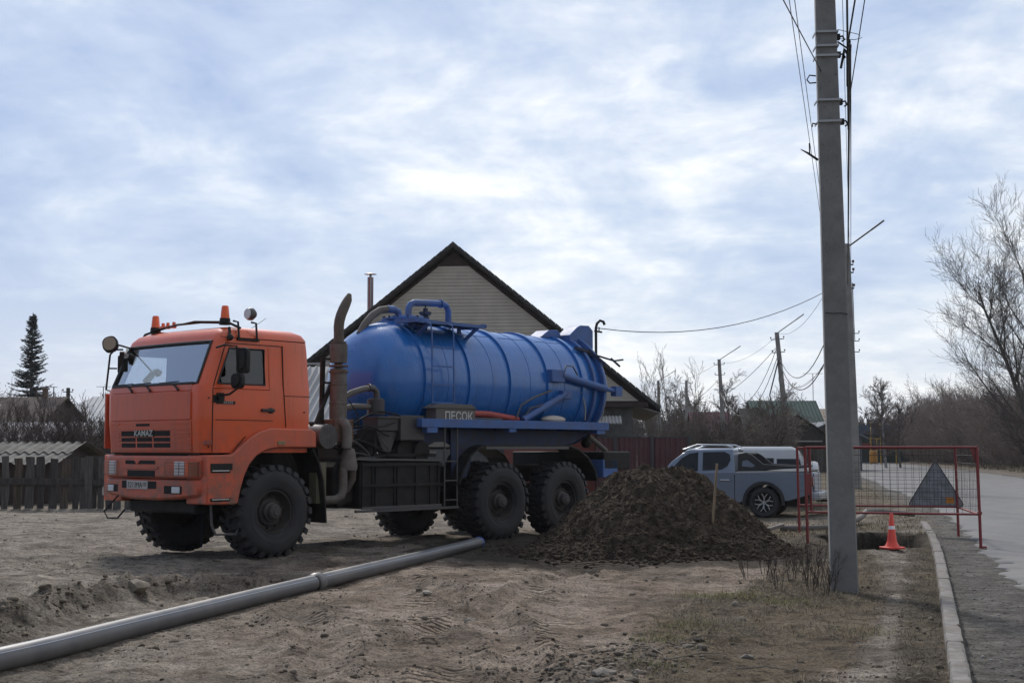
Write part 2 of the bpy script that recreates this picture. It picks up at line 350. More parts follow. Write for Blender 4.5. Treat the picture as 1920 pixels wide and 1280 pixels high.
# ------------------------------------------------------------------ ground
def ground_material():
    m = bpy.data.materials.new('ground_earth'); m.use_nodes = True; nt = m.node_tree; N = nt.nodes; L = nt.links; b = N['Principled BSDF']
    b.inputs['Roughness'].default_value = .95; b.inputs['Specular IOR Level'].default_value = .15
    geo = N.new('ShaderNodeNewGeometry'); at = N.new('ShaderNodeAttribute'); at.attribute_name = 'mask'; sp = N.new('ShaderNodeSeparateColor'); L.new(at.outputs['Color'], sp.inputs[0])
    def nz(sc, d=6, ro=.6, st=(1, 1, 1)):
        mp = N.new('ShaderNodeMapping'); mp.inputs['Scale'].default_value = st; L.new(geo.outputs['Position'], mp.inputs[0])
        n = N.new('ShaderNodeTexNoise'); n.inputs['Scale'].default_value = sc; n.inputs['Detail'].default_value = d; n.inputs['Roughness'].default_value = ro; L.new(mp.outputs[0], n.inputs['Vector']); return n.outputs[0]
    def rampc(src, stops):
        r = N.new('ShaderNodeValToRGB'); L.new(src, r.inputs[0]); e = r.color_ramp.elements
        e[0].position, e[0].color = stops[0][0], (*stops[0][1], 1); e[1].position, e[1].color = stops[-1][0], (*stops[-1][1], 1)
        for p, c in stops[1:-1]: k = e.new(p); k.color = (*c, 1)
        return r.outputs[0]
    def mix(f, a, c, mode='MIX'):
        x = N.new('ShaderNodeMix'); x.data_type = 'RGBA'; x.blend_type = mode
        for i, v in ((0, f), (6, a), (7, c)):
            if isinstance(v, (int, float)): x.inputs[i].default_value = v
            elif isinstance(v, tuple): x.inputs[i].default_value = (*v, 1)
            else: L.new(v, x.inputs[i])
        return x.outputs[2]
    sand = rampc(nz(1.1, 10, .68), [(.30, (.13, .10, .078)), (.44, (.235, .185, .145)), (.54, (.30, .245, .20)), (.68, (.36, .30, .25))])
    grey = rampc(nz(2.0, 10, .7), [(.32, (.12, .105, .085)), (.47, (.25, .22, .185)), (.60, (.34, .305, .26)), (.7, (.40, .365, .315))])
    grass = rampc(nz(3.2, 8, .7), [(.32, (.045, .036, .022)), (.48, (.10, .078, .048)), (.62, (.15, .12, .07)), (.72, (.12, .12, .05))])
    grav = rampc(nz(2.6, 10, .72), [(.32, (.085, .08, .072)), (.5, (.15, .142, .13)), (.68, (.21, .20, .185))])
    c = mix(sp.outputs['Blue'], sand, grey)
    c = mix(sp.outputs['Red'], c, grass)
    c = mix(sp.outputs['Green'], c, grav)
    fine = rampc(nz(46, 8, .85, (1, .8, 1)), [(.40, (.30, .28, .26)), (.475, (.92, .91, .90)), (.60, (1.38, 1.36, 1.32))])
    c = mix(1.0, c, fine, 'MULTIPLY')
    clump = rampc(nz(9, 8, .7), [(.36, (.45, .43, .41)), (.47, (.95, .95, .95)), (.65, (1.18, 1.17, 1.15))]); c = mix(.9, c, clump, 'MULTIPLY')
    mott = rampc(nz(3.4, 9, .72, (.7, 1.3, 1)), [(.38, (.50, .47, .44)), (.46, (.88, .87, .86)), (.56, (1.05, 1.05, 1.05)), (.64, (1.25, 1.24, 1.22))]); c = mix(.85, c, mott, 'MULTIPLY')  # mottling: sandy crust plus small relief shadows put into the colour
    at2 = N.new('ShaderNodeAttribute'); at2.attribute_name = 'dark_earth'
    c = mix(at2.outputs['Fac'], c, (.026, .021, .016))
    L.new(c, b.inputs['Base Color'])
    ad = N.new('ShaderNodeMath'); ad.operation = 'ADD'; L.new(nz(55, 8, .7), ad.inputs[0])
    a2 = N.new('ShaderNodeMath'); a2.operation = 'MULTIPLY'; a2.inputs[1].default_value = 2.6; L.new(nz(11, 8, .66), a2.inputs[0]); L.new(a2.outputs[0], ad.inputs[1])
    # shallow caterpillar prints
    wv = N.new('ShaderNodeTexWave'); wv.wave_type = 'BANDS'; wv.bands_direction = 'Y'; wv.inputs['Scale'].default_value = 3.6; wv.inputs['Distortion'].default_value = .45; wv.inputs['Detail'].default_value = 3; L.new(geo.outputs['Position'], wv.inputs['Vector'])
    at3 = N.new('ShaderNodeAttribute'); at3.attribute_name = 'tread'
    tm = N.new('ShaderNodeMath'); tm.operation = 'MULTIPLY'; L.new(wv.outputs[0], tm.inputs[0]); L.new(at3.outputs['Fac'], tm.inputs[1])
    a3 = N.new('ShaderNodeMath'); a3.operation = 'ADD'; L.new(ad.outputs[0], a3.inputs[0]); L.new(tm.outputs[0], a3.inputs[1])
    bp = N.new('ShaderNodeBump'); bp.inputs['Strength'].default_value = 1.0; bp.inputs['Distance'].default_value = .034; L.new(a3.outputs[0], bp.inputs['Height']); L.new(bp.outputs[0], b.inputs['Normal'])
    return m
GM = ground_material()
def build_ground():
    ys = [4.0]
    while ys[-1] < 24.2: ys.append(ys[-1]+max(.035, .0045*ys[-1]))
    while ys[-1] < 900: ys.append(ys[-1]*1.022)
    ys = np.array([-40, -12, 0]+ys)
    xs = list(np.arange(-8.5, 8.5, .055)); a = 8.5; st = .07
    while a < 700: a += st; st *= 1.05; xs = [-a]+xs+[a]
    xs = np.array(xs); X, Y = np.meshgrid(xs, ys); Z = hz(X, Y); nx, ny = len(xs), len(ys)
    V = np.stack([X, Y, Z], -1).reshape(-1, 3); i = np.arange(ny-1)[:, None]*nx+np.arange(nx-1)[None]
    F = np.stack([i, i+1, i+nx+1, i+nx], -1).reshape(-1, 4)
    o = npmesh('ground', V, F, GM, smooth=60); tag(o, None, None, kind='structure')
    nn = fbm(X*2.2, Y*2.2, 91, 4)*.5
    g = sstep(-.15, .2, X-xgl(Y)+nn)*sstep(.12, -.12, X-xpl(Y)+nn*.5)
    strip = sstep(-.42, -.26, X-xk(Y)+nn*.35)*(X < xk(Y)+.02)*(Y < 24)
    far = sstep(23, 25.5, Y+nn*2)*sstep(3.0, 4.2, X+nn*3)*(.35+.65*sstep(-.2, .25, fbm(X*.9, Y*.9, 92, 3)))
    beyond = sstep(8.6, 9.4, X-xr(Y)+nn)
    back = sstep(33.5, 35, Y)
    red = np.clip(np.maximum.reduce([g*.72, strip*.7, far*.8*(X < xr(Y)), beyond*.7, back*.7*(X < xr(Y)-.5)]), 0, 1)
    green = sstep(-.05, .05, X-xk(Y)-.12)*sstep(9.0, 8.4, X-xr(Y)+nn*.5)
    green = np.where(Y > 25.5, sstep(-1.0, -.3, X-xr(Y)+nn*.8)*sstep(9.2, 8.4, X-xr(Y)+nn), green)
    pathm = sstep(-.1, .1, X-xpl(Y))*(X < xk(Y)+.3)
    blue_ = np.clip(sstep(1.0, -1.6, X+1.5-(Y-8)*.18*-1+nn*2)*.9+pathm*.8+sstep(17, 19, Y)*.8, 0, 1)
    C = np.stack([red, green, blue_, np.ones_like(red)], -1).reshape(-1, 4).astype(np.float32)
    at = o.data.color_attributes.new('mask', 'FLOAT_COLOR', 'POINT'); at.data.foreach_set('color', C.ravel())
    pd = polydist(X, Y, PIT)
    wob = fbm(X*1.3, Y*1.3, 5, 3)*.35; b = linedist(X+wob, Y+wob*.6, BERM)
    rr = np.minimum.reduce([linedist(X+wob*.4, Y, r_) for r_ in RUTS])
    dark_earth = np.clip(sstep(.35, .02, pd+nn*.3)*.9+.62*np.exp(-((b-.2)/.32)**2)*(.6+nn*1.2)+.30*np.exp(-((rr-.22)/.14)**2)*(nn > -.02), 0, 1)  # dark soil along berm and ruts; pit inside darkened in the colour too
    md = np.hypot((X-1.75)/3.3, (Y-19.9)/2.9); dark_earth = np.maximum(dark_earth, sstep(1.08, .9, md+nn*.35)*.85)
    patches = sstep(.12, .3, fbm(X*1.1, Y*.9, 95, 4))*.38*(Y < 40)*(X < xk(Y)); dark_earth = np.maximum(dark_earth, patches)
    a2 = o.data.attributes.new('dark_earth', 'FLOAT', 'POINT'); a2.data.foreach_set('value', dark_earth.ravel().astype(np.float32))
    tr = np.zeros_like(X)
    for line, w in (([(-1.0, 17.5), (-.9, 14), (-.5, 9), (-.4, 7)], .24), ([(.1, 16.5), (.35, 12), (.45, 8)], .22), ([(-2.6, 12.9), (-1.8, 12)], .3), ([(-7.5, 15), (-2, 17.6), (2, 18)], .3)):
        q = linedist(X, Y, line); tr = np.maximum(tr, sstep(w, w*.7, q)*sstep(-.12, .1, fbm(X*1.7, Y*1.2, 98, 3)))
    a3 = o.data.attributes.new('tread', 'FLOAT', 'POINT'); a3.data.foreach_set('value', (tr*1.9).ravel().astype(np.float32))
    return o
GROUND = build_ground()
# road
def build_road():
    m = mat('worn_asphalt', (.145, .145, .15), .85, spec=.2, col2=(.19, .188, .183), nscale=1.2, nlo=.35, nhi=.65, bump=.35, bscale=90, dirt=(.17, .155, .135), dirt_amt=.45, stretch=(1, .5, 1))
    ys = list(np.arange(4, 26, .12))+list(np.geomspace(26, 420, 160)); V = []; n = 26
    for y in ys:
        for k in range(n):
            t = k/(n-1); e0 = fbm(np.array([y*3.]), np.array([1.]), 5, 4)[0]*.30; e1 = fbm(np.array([y*1.2]), np.array([7.]), 6, 3)[0]*.6
            if k == 0: x = xr(y)+e0; z = -.028+gz(x, y)*0
            else: x = xr(y)+.03+e0*(k == 1)+(8.1+e1-.03)*((k-1)/(n-2)); z = .006 if k < n-1 else -.02
            V.append((x, y, z))
    F = [(j*n+k, j*n+k+1, (j+1)*n+k+1, (j+1)*n+k) for j in range(len(ys)-1) for k in range(n-1)]
    o = npmesh('road', V, F, m, smooth=50); tag(o, None, None, kind='structure')
build_road()
# kerb stones: each 1 m stone is a piece
def build_kerb():
    m = mat('kerb_concrete', (.14, .132, .122), .9, col2=(.25, .24, .225), nscale=9, bump=.8, bscale=35, dirt=(.15, .125, .10), dirt_amt=.9)
    root = empty('kerb', (2.8, 8.5, 0)); root['kind'] = 'structure'
    y = 5.2; i = 0; kt = [0, .002, -.002, .003, -.003, .002, -.001]
    while y < 25.6:
        L = 1.0; y1 = y+L*.957; xa, xb = float(xk(y)), float(xk(y1)); ang = math.atan2(xb-xa, y1-y)
        mb = MB(); n = 7
        for sgn in (0,):
            ring = []
            for k in range(n+1):
                t = k/n; cx = xa+(xb-xa)*t; cy = y+(y1-y)*t-(.004 if k == n else 0)+(.004 if k == 0 else 0)
                wob = random.uniform(-.0025, .0025); top = .085+(.012*math.sin(i*2.3) if k == 0 else 0)*0+kt[i % 7]+random.uniform(-.003, .003)
                ch = random.uniform(.006, .03)
                wd = .13
                ring.append([(cx, cy, -.15), (cx+wob, cy, top-.02), (cx+.012+wob, cy, top), (cx+wd-ch, cy, top-.003), (cx+wd+wob, cy, top-ch), (cx+wd, cy, -.15)])
            vs = [v for r_ in ring for v in r_]; q = 6
            fs = [(k*q+j, k*q+(j+1) % q, (k+1)*q+(j+1) % q, (k+1)*q+j) for k in range(n) for j in range(q)]+[tuple(range(q)), tuple(n*q+j for j in range(q-1, -1, -1))]
            mb.add(vs, fs)
        o = obj('kerb_stone', mb, m, None, 40); o.parent = root; o.matrix_parent_inverse = Matrix.Translation((-2.8, -8.5, 0))
        y = y1; i += 1
build_kerb()
# ------------------------------------------------------------------ truck (local: +x forward, +y its left side, z up)
TA = R(42); TYAW = math.atan2(-math.cos(TA), -math.sin(TA))
truck = empty('tanker_truck', (-4.14, 19.14, 0), TYAW)
tag(truck, 'orange and blue six-wheeled tanker truck parked behind the grey pipe', 'truck')
ZL = [1.44, 1.86, 2.30, 2.36, 2.84, 2.93, 3.01, 3.085, 3.14, 3.17]
XF = [1.19, 1.215, 1.22, 1.19, .985, .945, .91, .84, .70, .42]
HW = [1.17, 1.20, 1.20, 1.19, 1.155, 1.15, 1.135, 1.08, .96, .72]
XB = [-.63, -.63, -.63, -.63, -.61, -.60, -.60, -.57, -.48, -.25]
def cabring(i, ins=0.):
    z, xf, hw, xb = ZL[i], XF[i]-ins, HW[i]-ins, XB[i]+ins; r = .17; bow = .05
    h = []
    for t in (0, .25, .5, .75, .92, 1.0): y = t*(hw-r); h.append((xf-bow*(y/hw)**2, y))
    x0, y0 = h[-1]
    for k in range(1, 5):
        a = math.pi/2*k/5; h.append((x0-r*(1-math.cos(a)), y0+r*math.sin(a)))
    xs = x0-r
    h += [(xs, hw), (xs-.03, hw), (.62, hw), (.18, hw), (-.13, hw), (-.15, hw), (xb+.08, hw), (xb+.02, hw-.03), (xb, hw-.1), (xb, hw*.5), (xb, 0)]
    n = len(h); full = h+[(x, -y) for x, y in h[-2:0:-1]]
    return [(x, y, z-(ins*.6 if i > 6 else 0)) for x, y in full], n
RN = len(cabring(0)[0]); HN = cabring(0)[1]
def cabface(i, k):
    # classify faces: returns 'ws','win' or None
    kk = k if k < HN-1 else RN-1-k
    if i in (3, 4) and kk < 5: return 'ws'
    if i == 3 and kk in (11, 12): return 'win'
    return None
def cab_shell(ins):
    mb = MB(); rings = [cabring(i, ins)[0] for i in range(len(ZL))]; vs = [v for r_ in rings for v in r_]; fs = []
    for i in range(len(ZL)-1):
        for k in range(RN):
            if cabface(i, k): continue
            k2 = (k+1) % RN; fs.append((i*RN+k, i*RN+k2, (i+1)*RN+k2, (i+1)*RN+k))
    fs.append(tuple((len(ZL)-1)*RN+k for k in range(RN))); mb.add(vs, fs); return mb
cab = obj('cab', cab_shell(0), orange, truck, 38)
obj('cab_lining', cab_shell(.03), dashm, cab, 38)
obj('cab_floor', MB().box(-.6, 1.1, -1.12, 1.12, 1.45, 1.5), black, cab)
def glass_panel(kind, side, m, name):
    rings = [cabring(i, .012)[0] for i in range(len(ZL))]; mb = MB(); vs = [v for r_ in rings for v in r_]; fs = []
    for i in range(len(ZL)-1):
        for k in range(RN):
            if cabface(i, k) == kind and (side == 0 or (k < HN-1) == (side > 0)):
                k2 = (k+1) % RN; fs.append((i*RN+k, i*RN+k2, (i+1)*RN+k2, (i+1)*RN+k))
    mb.add(vs, fs); me = bpy.data.meshes.new(name); me.from_pydata(mb.v, [], mb.f); import bmesh
    bm = bmesh.new(); bm.from_mesh(me); bmesh.ops.delete(bm, geom=[v for v in bm.verts if not v.link_faces], context='VERTS'); bm.to_mesh(me); bm.free()
    return link(name, me, m, cab, 60)
glass_panel('ws', 0, glass, 'windshield')
glass_panel('win', 1, glassd, 'door_window'); glass_panel('win', -1, glass, 'door_window')
# rubber seals
rg = [cabring(i, -.004)[0] for i in range(len(ZL))]
ks = list(range(RN-5, RN))+list(range(0, 6))
seal = [rg[3][k] for k in ks]+[rg[4][5]]+[rg[5][k] for k in ks[::-1]]+[rg[4][RN-5]]+[rg[3][ks[0]]]
obj('windshield_seal', MB().tube(seal, .021, 6), blackp, cab, 60)
for sgn in (1, -1):
    a = [(1.03-.03, 2.36), (.18, 2.36), (.18, 2.84), (.80, 2.84)]
    xs3 = [rg[3][11][0], rg[4][11][0]]
    pts = [(xs3[0], sgn*1.192, 2.36), (.18, sgn*1.192, 2.36), (.18, sgn*1.158, 2.84), (xs3[1], sgn*1.158, 2.84), (xs3[0], sgn*1.192, 2.36)]
    obj('window_seal', MB().tube(pts, .014, 6), blackp, cab, 60)
def xfront(y, z):
    i = max(0, min(len(ZL)-2, sum(1 for q in ZL if q <= z)-1)); t = (z-ZL[i])/(ZL[i+1]-ZL[i]); xf = XF[i]+(XF[i+1]-XF[i])*t; return xf-.05*(y/1.2)**2
def frontbox(name, y0, y1, z0, z1, t0, t1, m, parent, n=6, bevel=0):
    mb = MB(); vs = []
    for k in range(n+1):
        y = y0+(y1-y0)*k/n
        for z in (z0, z1):
            x = xfront(y, z); vs += [(x+t0, y, z), (x+t1, y, z)]
    fs = []
    for k in range(n):
        a, b = k*4, (k+1)*4; fs += [(a+1, b+1, b+3, a+3), (a, a+2, b+2, b), (a, b, b+1, a+1), (a+2, a+3, b+3, b+2)]
    fs += [(0, 1, 3, 2), (n*4, n*4+2, n*4+3, n*4+1)]
    mb.add(vs, fs); return obj(name, mb, m, parent, 30, bevel)
# front panels (proud of the shell) with gaps between
hood = frontbox('hood_panel', -1.0, .94, 1.88, 2.25, -.02, .022, pinkish, truck, 10, .008)
frontbox('scuttle_panel', -1.0, .94, 2.262, 2.345, -.02, .012, pinkish, truck, 10, .006)
grille = frontbox('grille_panel', -1.0, .94, 1.45, 1.865, -.02, .018, pinkish, truck, 10, .008)
for z in (1.835, 1.755, 1.70, 1.655, 1.60, 1.545, 1.49):
    for (a, b) in (((-.98, .92),) if z in (1.755, 1.49) else ((-.98, -.74), (.53, .92))): frontbox('grille_rib', a, b, z-.008, z+.008, .016, .030, pinkish, grille, 8)
for z0, z1 in ((1.665, 1.735), (1.59, 1.645), (1.51, 1.57)):
    for y0, y1 in ((-.70, -.33), (-.29, .08), (.12, .50)):
        if z0 == 1.665 and y0 == -.29: continue
        frontbox('grille_slot', y0, y1, z0, z1, .0, .0215, void, grille, 3)
frontbox('grille_slot', -.30, .03, 1.80, 1.835, .0, .0215, void, grille, 3)
frontbox('badge_plate', -.33, .13, 1.655, 1.745, .018, .032, black, grille, 4)
badge_m = mat('badge_metal', (.42, .42, .40), .4, .5)
text('lettering', 'KAMAZ', .115, badge_m, grille, (xfront(-.1, 1.7)+.035, -.10, 1.70), (math.pi/2, 0, math.pi/2), .004, 1.16)
obj('hood_side_trim', MB().box(.98, 1.16, -1.235, -1.20, 1.50, 2.28), pinkish, truck, bevel=.01)
# cab seams
sm = MB()
def seam(a, b, w=.010):
    sm.bar(a, b, w, .008)
y1 = 1.2015
seam((1.035, y1, 1.45), (1.035, y1, 2.30)); seam((1.035, y1-.003, 2.30), (.815, y1-.045, 2.90)); seam((.815, y1-.045, 2.905), (-.12, y1-.045, 2.905))
seam((-.13, y1-.045, 2.91), (-.13, y1-.008, 2.33), .022); seam((-.13, y1-.004, 2.33), (-.18, y1-.004, 1.79), .022)
seam((-.15, y1-.001, 2.22), (-.60, y1-.001, 2.22)); seam((.99, y1, 1.875), (.05, y1, 1.875), .008); seam((.70, y1-.01, 1.45), (.50, y1-.0, 1.66))
seam((.88, 1.142, 2.985), (-.55, 1.142, 2.985), .012)
obj('panel_gap', sm, void, cab)
# raised frame round the side window + swage
wf = MB(); fr = [(1.04, 2.30), (.10, 2.30), (.10, 2.88), (.86, 2.88)]
for a, b in ((0, 1), (1, 2)): 
    pa, pb = fr[a], fr[b]; yy = lambda z: 1.2-.09*max(0, z-2.36)
    wf.tube([(pa[0], yy(pa[1])-.004, pa[1]), (pb[0], yy(pb[1])-.004, pb[1])], .014, 6)
obj('window_swage', wf, orange, cab, 60)
# door details
dh = obj('door_handle', MB().box(.03, .25, 1.20, 1.235, 1.995, 2.035).box(.05, .12, 1.19, 1.215, 1.975, 2.05), blackp, cab, bevel=.008)
obj('badge_plate', MB().box(.40+.28, .70+.28, 1.198, 1.21, 2.085, 2.125).box(.86, 1.04, 1.198, 1.216, 2.10, 2.20), black, cab)
text('lettering', '65224', .05, badge_m, cab, (.80, 1.214, 2.105), (math.pi/2, 0, math.pi), .002, 1.2)
obj('side_marker_lamp', MB().box(1.05, 1.15, 1.17, 1.222, 1.545, 1.60), mat('dull_lens', (.25, .05, .03), .4), cab, bevel=.006)
obj('cab_rivet', MB().disc(.012, .012, 1.195, 1.206, (1.10, 0, 2.16), 'y', 8).disc(.012, .012, 1.195, 1.206, (1.09, 0, 1.52), 'y', 8).disc(.012, .012, 1.195, 1.208, (-.50, 0, 2.0), 'y', 8), black, cab)
# wing / step panel under the door, both sides
ARCH = [(-.69, 1.51), (-.02, 1.51), (.18, 1.475), (.34, 1.40), (.46, 1.28), (.545, 1.12), (.60, .95), (.64, .77)]
WP = [(1.135, 1.41), (.74, 1.415), (.60, 1.53), (.45, 1.645), (.28, 1.73), (.10, 1.775), (-.60, 1.765), (-.68, 1.72)]+ARCH+[(.70, .755), (1.135, .765)]
for sgn in (1, -1):
    w = obj('wheel_arch_wing', MB().prism([(x, z) for x, z in WP], 'y', sgn*.78, sgn*1.25), pinkish if sgn > 0 else orange, truck, 30, .018)
    obj('arch_liner', MB().strip([(-.69, 1.505), (-.02, 1.505), (.18, 1.47), (.34, 1.395), (.455, 1.28), (.54, 1.12), (.595, .95), (.63, .78)][::-1], 1, sgn*.70, sgn*1.235, -.02), black, w)
    if sgn > 0:
        obj('fender_lamp', MB().box(-.13, .0, 1.245, 1.262, 1.545, 1.60), mat('dirty_lens', (.22, .15, .07), .4), w, bevel=.006)
        for z in (1.20, .825):
            st = MB().box(.78, 1.08, 1.16, 1.262, z-.02, z+.012).box(.74, 1.09, 1.235, 1.253, z+.012, z+.10 if z > 1 else z+.02)
            obj('step_recess', st, black, w); obj('step_tread', MB().bar((.80, 1.266, z+.006), (1.07, 1.266, z+.006), .012), chrome, w)  # black blocks stand proud; the shade of the step openings is their colour
    # rear mudguard flap behind the front wheel
    obj('mudguard', MB().strip([(-.66, 1.50), (-.78, 1.30), (-.86, 1.05), (-.90, .70), (-.92, .45)], 1, sgn*.72, sgn*1.22, .025), black, truck)
# dark box added for the shade under the cab, front steel
obj('under_cab_shade', MB().box(.7, 1.12, -1.0, 1.05, 1.32, 1.46), black, truck)
obj('front_skid', MB().box(.2, 1.0, -.8, .8, .62, .80).box(.6, 1.05, -.9, .9, .80, 1.0), black, truck, bevel=.03)
# bumper: bowed bar with rounded ends, upper and lower
def bumper(name, z0, z1, z0e, xo, m, y0=-1.19, y1=1.19):
    n = 24; pr = []
    for k in range(n+1):
        y = y0+(y1-y0)*k/n; a = max(0, abs(y)-.99)/.20; pr.append((1.255+xo-.06*(y/1.25)**2-.13*(1-math.sqrt(max(0, 1-min(1, a)**2))), y, z0+(z0e-z0)*(abs(y)/1.25)**2))
    mb = MB(); vs = []
    for x, y, zl in pr: vs += [(x-.16, y, zl), (x-.03, y, zl), (x, y, zl+.03), (x, y, z1-.025), (x-.025, y, z1), (x-.16, y, z1)]
    fs = [(k*6+j, k*6+(j+1) % 6, (k+1)*6+(j+1) % 6, (k+1)*6+j) for k in range(n) for j in range(6)]+[tuple(range(6)), tuple(n*6+j for j in range(5, -1, -1))]
    mb.add(vs, fs); return obj(name, mb, m, truck, 35, .006)
def xb_(y, xo=0): a = max(0, abs(y)-.99)/.20; return 1.255+xo-.06*(y/1.25)**2-.13*(1-math.sqrt(max(0, 1-min(1, a)**2)))
bu = bumper('bumper', 1.095, 1.40, 1.10, 0, bumperm); bl = bumper('lower_bumper', .80, 1.085, .89, -.012, bumperm)
def bbox(name, y0, y1, z0, z1, t0, t1, m, par, bev=0, n=4):
    mb = MB(); vs = []
    for k in range(n+1):
        y = y0+(y1-y0)*k/n
        for z in (z0, z1): vs += [(xb_(y)+t0, y, z), (xb_(y)+t1, y, z)]
    fs = []
    for k in range(n): a, b = k*4, (k+1)*4; fs += [(a+1, b+1, b+3, a+3), (a, a+2, b+2, b), (a, b, b+1, a+1), (a+2, a+3, b+3, b+2)]
    fs += [(0, 1, 3, 2), (n*4, n*4+2, n*4+3, n*4+1)]; return obj(name, mb.add(vs, fs), m, par, 30, bev)
bbox('bumper_opening', -.52, .22, 1.285, 1.335, -.05, .003, void, bu); bbox('bumper_opening', -.46, .22, 1.115, 1.20, -.05, .003, void, bu)
bbox('bumper_rib', -.62, .30, 1.225, 1.25, 0, .02, bumperm, bu)
obj('bumper_emblem', MB().prism([(-.27, 1.335), (-.13, 1.335), (-.20, 1.28)], 'x', 1.253, 1.267), bumperm, bu)
bbox('bumper_opening', -.62, .24, .955, 1.055, -.05, -.009, void, bl)
bbox('fog_lamp_recess', -1.03, -.74, .90, 1.00, -.05, -.008, void, bl); bbox('fog_lamp_recess', .42, .80, .895, 1.0, -.05, -.008, void, bl)
for y0, y1 in ((-1.0, -.84), (.60, .77)): bbox('fog_lamp', y0, y1, .905, .99, -.01, .006, lensw, bl, .012)
for y0, y1, g0, g1 in ((-.96, -.76, -1.13, -.72), (.66, .87, .48, 1.14)):
    bbox('lamp_recess', g0, g1, 1.125, 1.335, -.05, .003, pinkish, bu)
    hl = bbox('headlight', y0, y1, 1.135, 1.325, .0, .014, lensw, bu, .014)
    if y0 > 0:
        bbox('indicator', .89, .955, 1.14, 1.32, .0, .010, amber, bu); bbox('indicator', .965, 1.11, 1.14, 1.32, .0, .009, mat('dull_amber', (.30, .07, .02), .35), bu)
        gm = MB().bar((xb_(.77)+.016, .77, 1.14), (xb_(.77)+.016, .77, 1.32), .006).bar((xb_(.77)+.016, .665, 1.235), (xb_(.77)+.016, .865, 1.235), .006)
        obj('lamp_bar', gm, black, bu)
    g = MB()
    for z in (1.15, 1.19, 1.23, 1.27, 1.31):
        yy = [g0+(g1-g0)*t/6 for t in range(7)]; g.tube([(xb_(y)+.04, y, z) for y in yy], .0045, 5)
    for y in (g0+.02, g1-.02): g.tube([(xb_(y)+.0, y, 1.13), (xb_(y)+.04, y, 1.15), (xb_(y)+.04, y, 1.31), (xb_(y)+.0, y, 1.33)], .0045, 5)
    obj('lamp_guard', g, mat('rust_guard', (.22, .10, .06), .6), bu)
# number plate
pl = obj('number_plate', MB().box(1.246, 1.258, -.46, .05, .945, 1.06), mat('plate_white', (.46, .44, .42), .6, dirt=DUST, dirt_amt=.6), bl, bevel=.004)
pt = mat('plate_ink', (.03, .03, .035), .6)
text('plate_lettering', 'E213MA', .105, pt, bl, (1.261, -.25, 1.0), (math.pi/2, 0, math.pi/2), .001, .98)
text('plate_lettering', '122', .07, pt, bl, (1.261, -.02, 1.01), (math.pi/2, 0, math.pi/2), .001, .85)
obj('tow_loop', MB().tube([(1.2, -.75, .85), (1.3, -.95, .62), (1.3, -.85, .53), (1.3, -.6, .54), (1.25, -.5, .66)], .012, 6), black, truck)
obj('step_hoop', MB().tube([(.98, 1.12, .76), (.98, 1.14, .50), (.93, 1.16, .37), (.60, 1.16, .36), (.53, 1.14, .50), (.50, 1.1, .76)], .017, 6), greyst, truck)
# interior
obj('dashboard', MB().box(.70, 1.10, -1.08, 1.08, 2.10, 2.40), dashm, cab, bevel=.03)
for y in (.60, -.62): obj('seat', MB().box(-.35, .2, y-.27, y+.27, 1.75, 1.95).box(-.40, -.25, y-.25, y+.25, 1.9, 2.55).box(-.38, -.28, y-.14, y+.14, 2.56, 2.8), seatm, cab, bevel=.04)
obj('back_curtain', MB().box(-.58, -.50, -1.1, 1.1, 2.0, 3.0), seatm, cab)
obj('window_curtain', MB().box(.14, .40, 1.06, 1.10, 2.30, 2.88), seatm, cab)
stw = MB(); stw.tube([(.62+.09*math.sin(a), .60+.22*math.cos(a), 2.42+.20*math.sin(a)) for a in [2*math.pi*k/20 for k in range(21)]], .016, 6); stw.bar((.62, .60, 2.42), (.8, .60, 2.3), .03); stw.bar((.6, .40, 2.42), (.6, .80, 2.42), .02)
obj('steering_wheel', stw, blackp, cab)
# wipers
for y in (-.50, -.04, .60):
    x = xfront(y, 2.34); obj('wiper', MB().tube([(x+.05, y+.10, 2.27), (x+.03, y, 2.33), (x-.01, y-.2, 2.385)], [.016, .012, .007], 6).tube([(x-.0, y-.42, 2.38), (x-.01, y+.02, 2.392)], .008, 5), black, cab)
# lamp bar, beacons
bx = .62
barp = [(.72, -1.05, 3.02), (.68, -.98, 3.14), (bx, -.90, 3.175), (bx, -.3, 3.245), (bx, .3, 3.245), (bx, .95, 3.20), (.55, 1.12, 3.12)]
lb = obj('lamp_bar_tube', MB().tube(barp, .018, 6).tube([(bx+.03, -.85, 3.19), (bx+.03, .2, 3.262), (bx+.02, .9, 3.215)], .012, 6), black, truck, 60)
for y in (-.5, -.35, -.62): obj('marker_lamp', MB().disc(.028, .022, 0, .055, (bx, y, 3.235), 'z', 12).box(bx-.02, bx+.03, y-.035, y+.035, 3.20, 3.245), amber, lb)
for y, z in ((-.86, 3.19), (.82, 3.22)):
    b = obj('beacon_lamp', MB().lathe([(.0, .175), (.040, .172), (.050, .15), (.064, .0), (.0, 0)], (bx-.03, y, z+.05), 'z', 20), amber, truck, 40)
    obj('beacon_base', MB().disc(.080, .070, -.04, .05, (bx-.03, y, z+.0), 'z', 18), black, b)
hb = MB()
for x in (.60, .30): hb.tube([(x, 1.03, 3.22), (x, 1.13, 3.20), (x, 1.16, 2.96)], .016, 6)
hb.box(.27, .63, 1.145, 1.175, 2.95, 2.975); hb.tube([(.72, 1.10, 3.12), (.76, 1.17, 3.0)], .02, 6); hb.sphere((.76, 1.18, 2.98), .045)
obj('roof_bracket', hb, black, truck)
wl = obj('work_lamp', MB().lathe([(0, .06), (.075, .055), (.088, .03), (.088, -.02), (.05, -.07), (0, -.08)], (.28, .98, 3.34), 'x', 20), greyst, truck, 40)
obj('lamp_face', MB().disc(.075, .07, .055, .064, (.28, .98, 3.34), 'x', 20), lensw, wl)
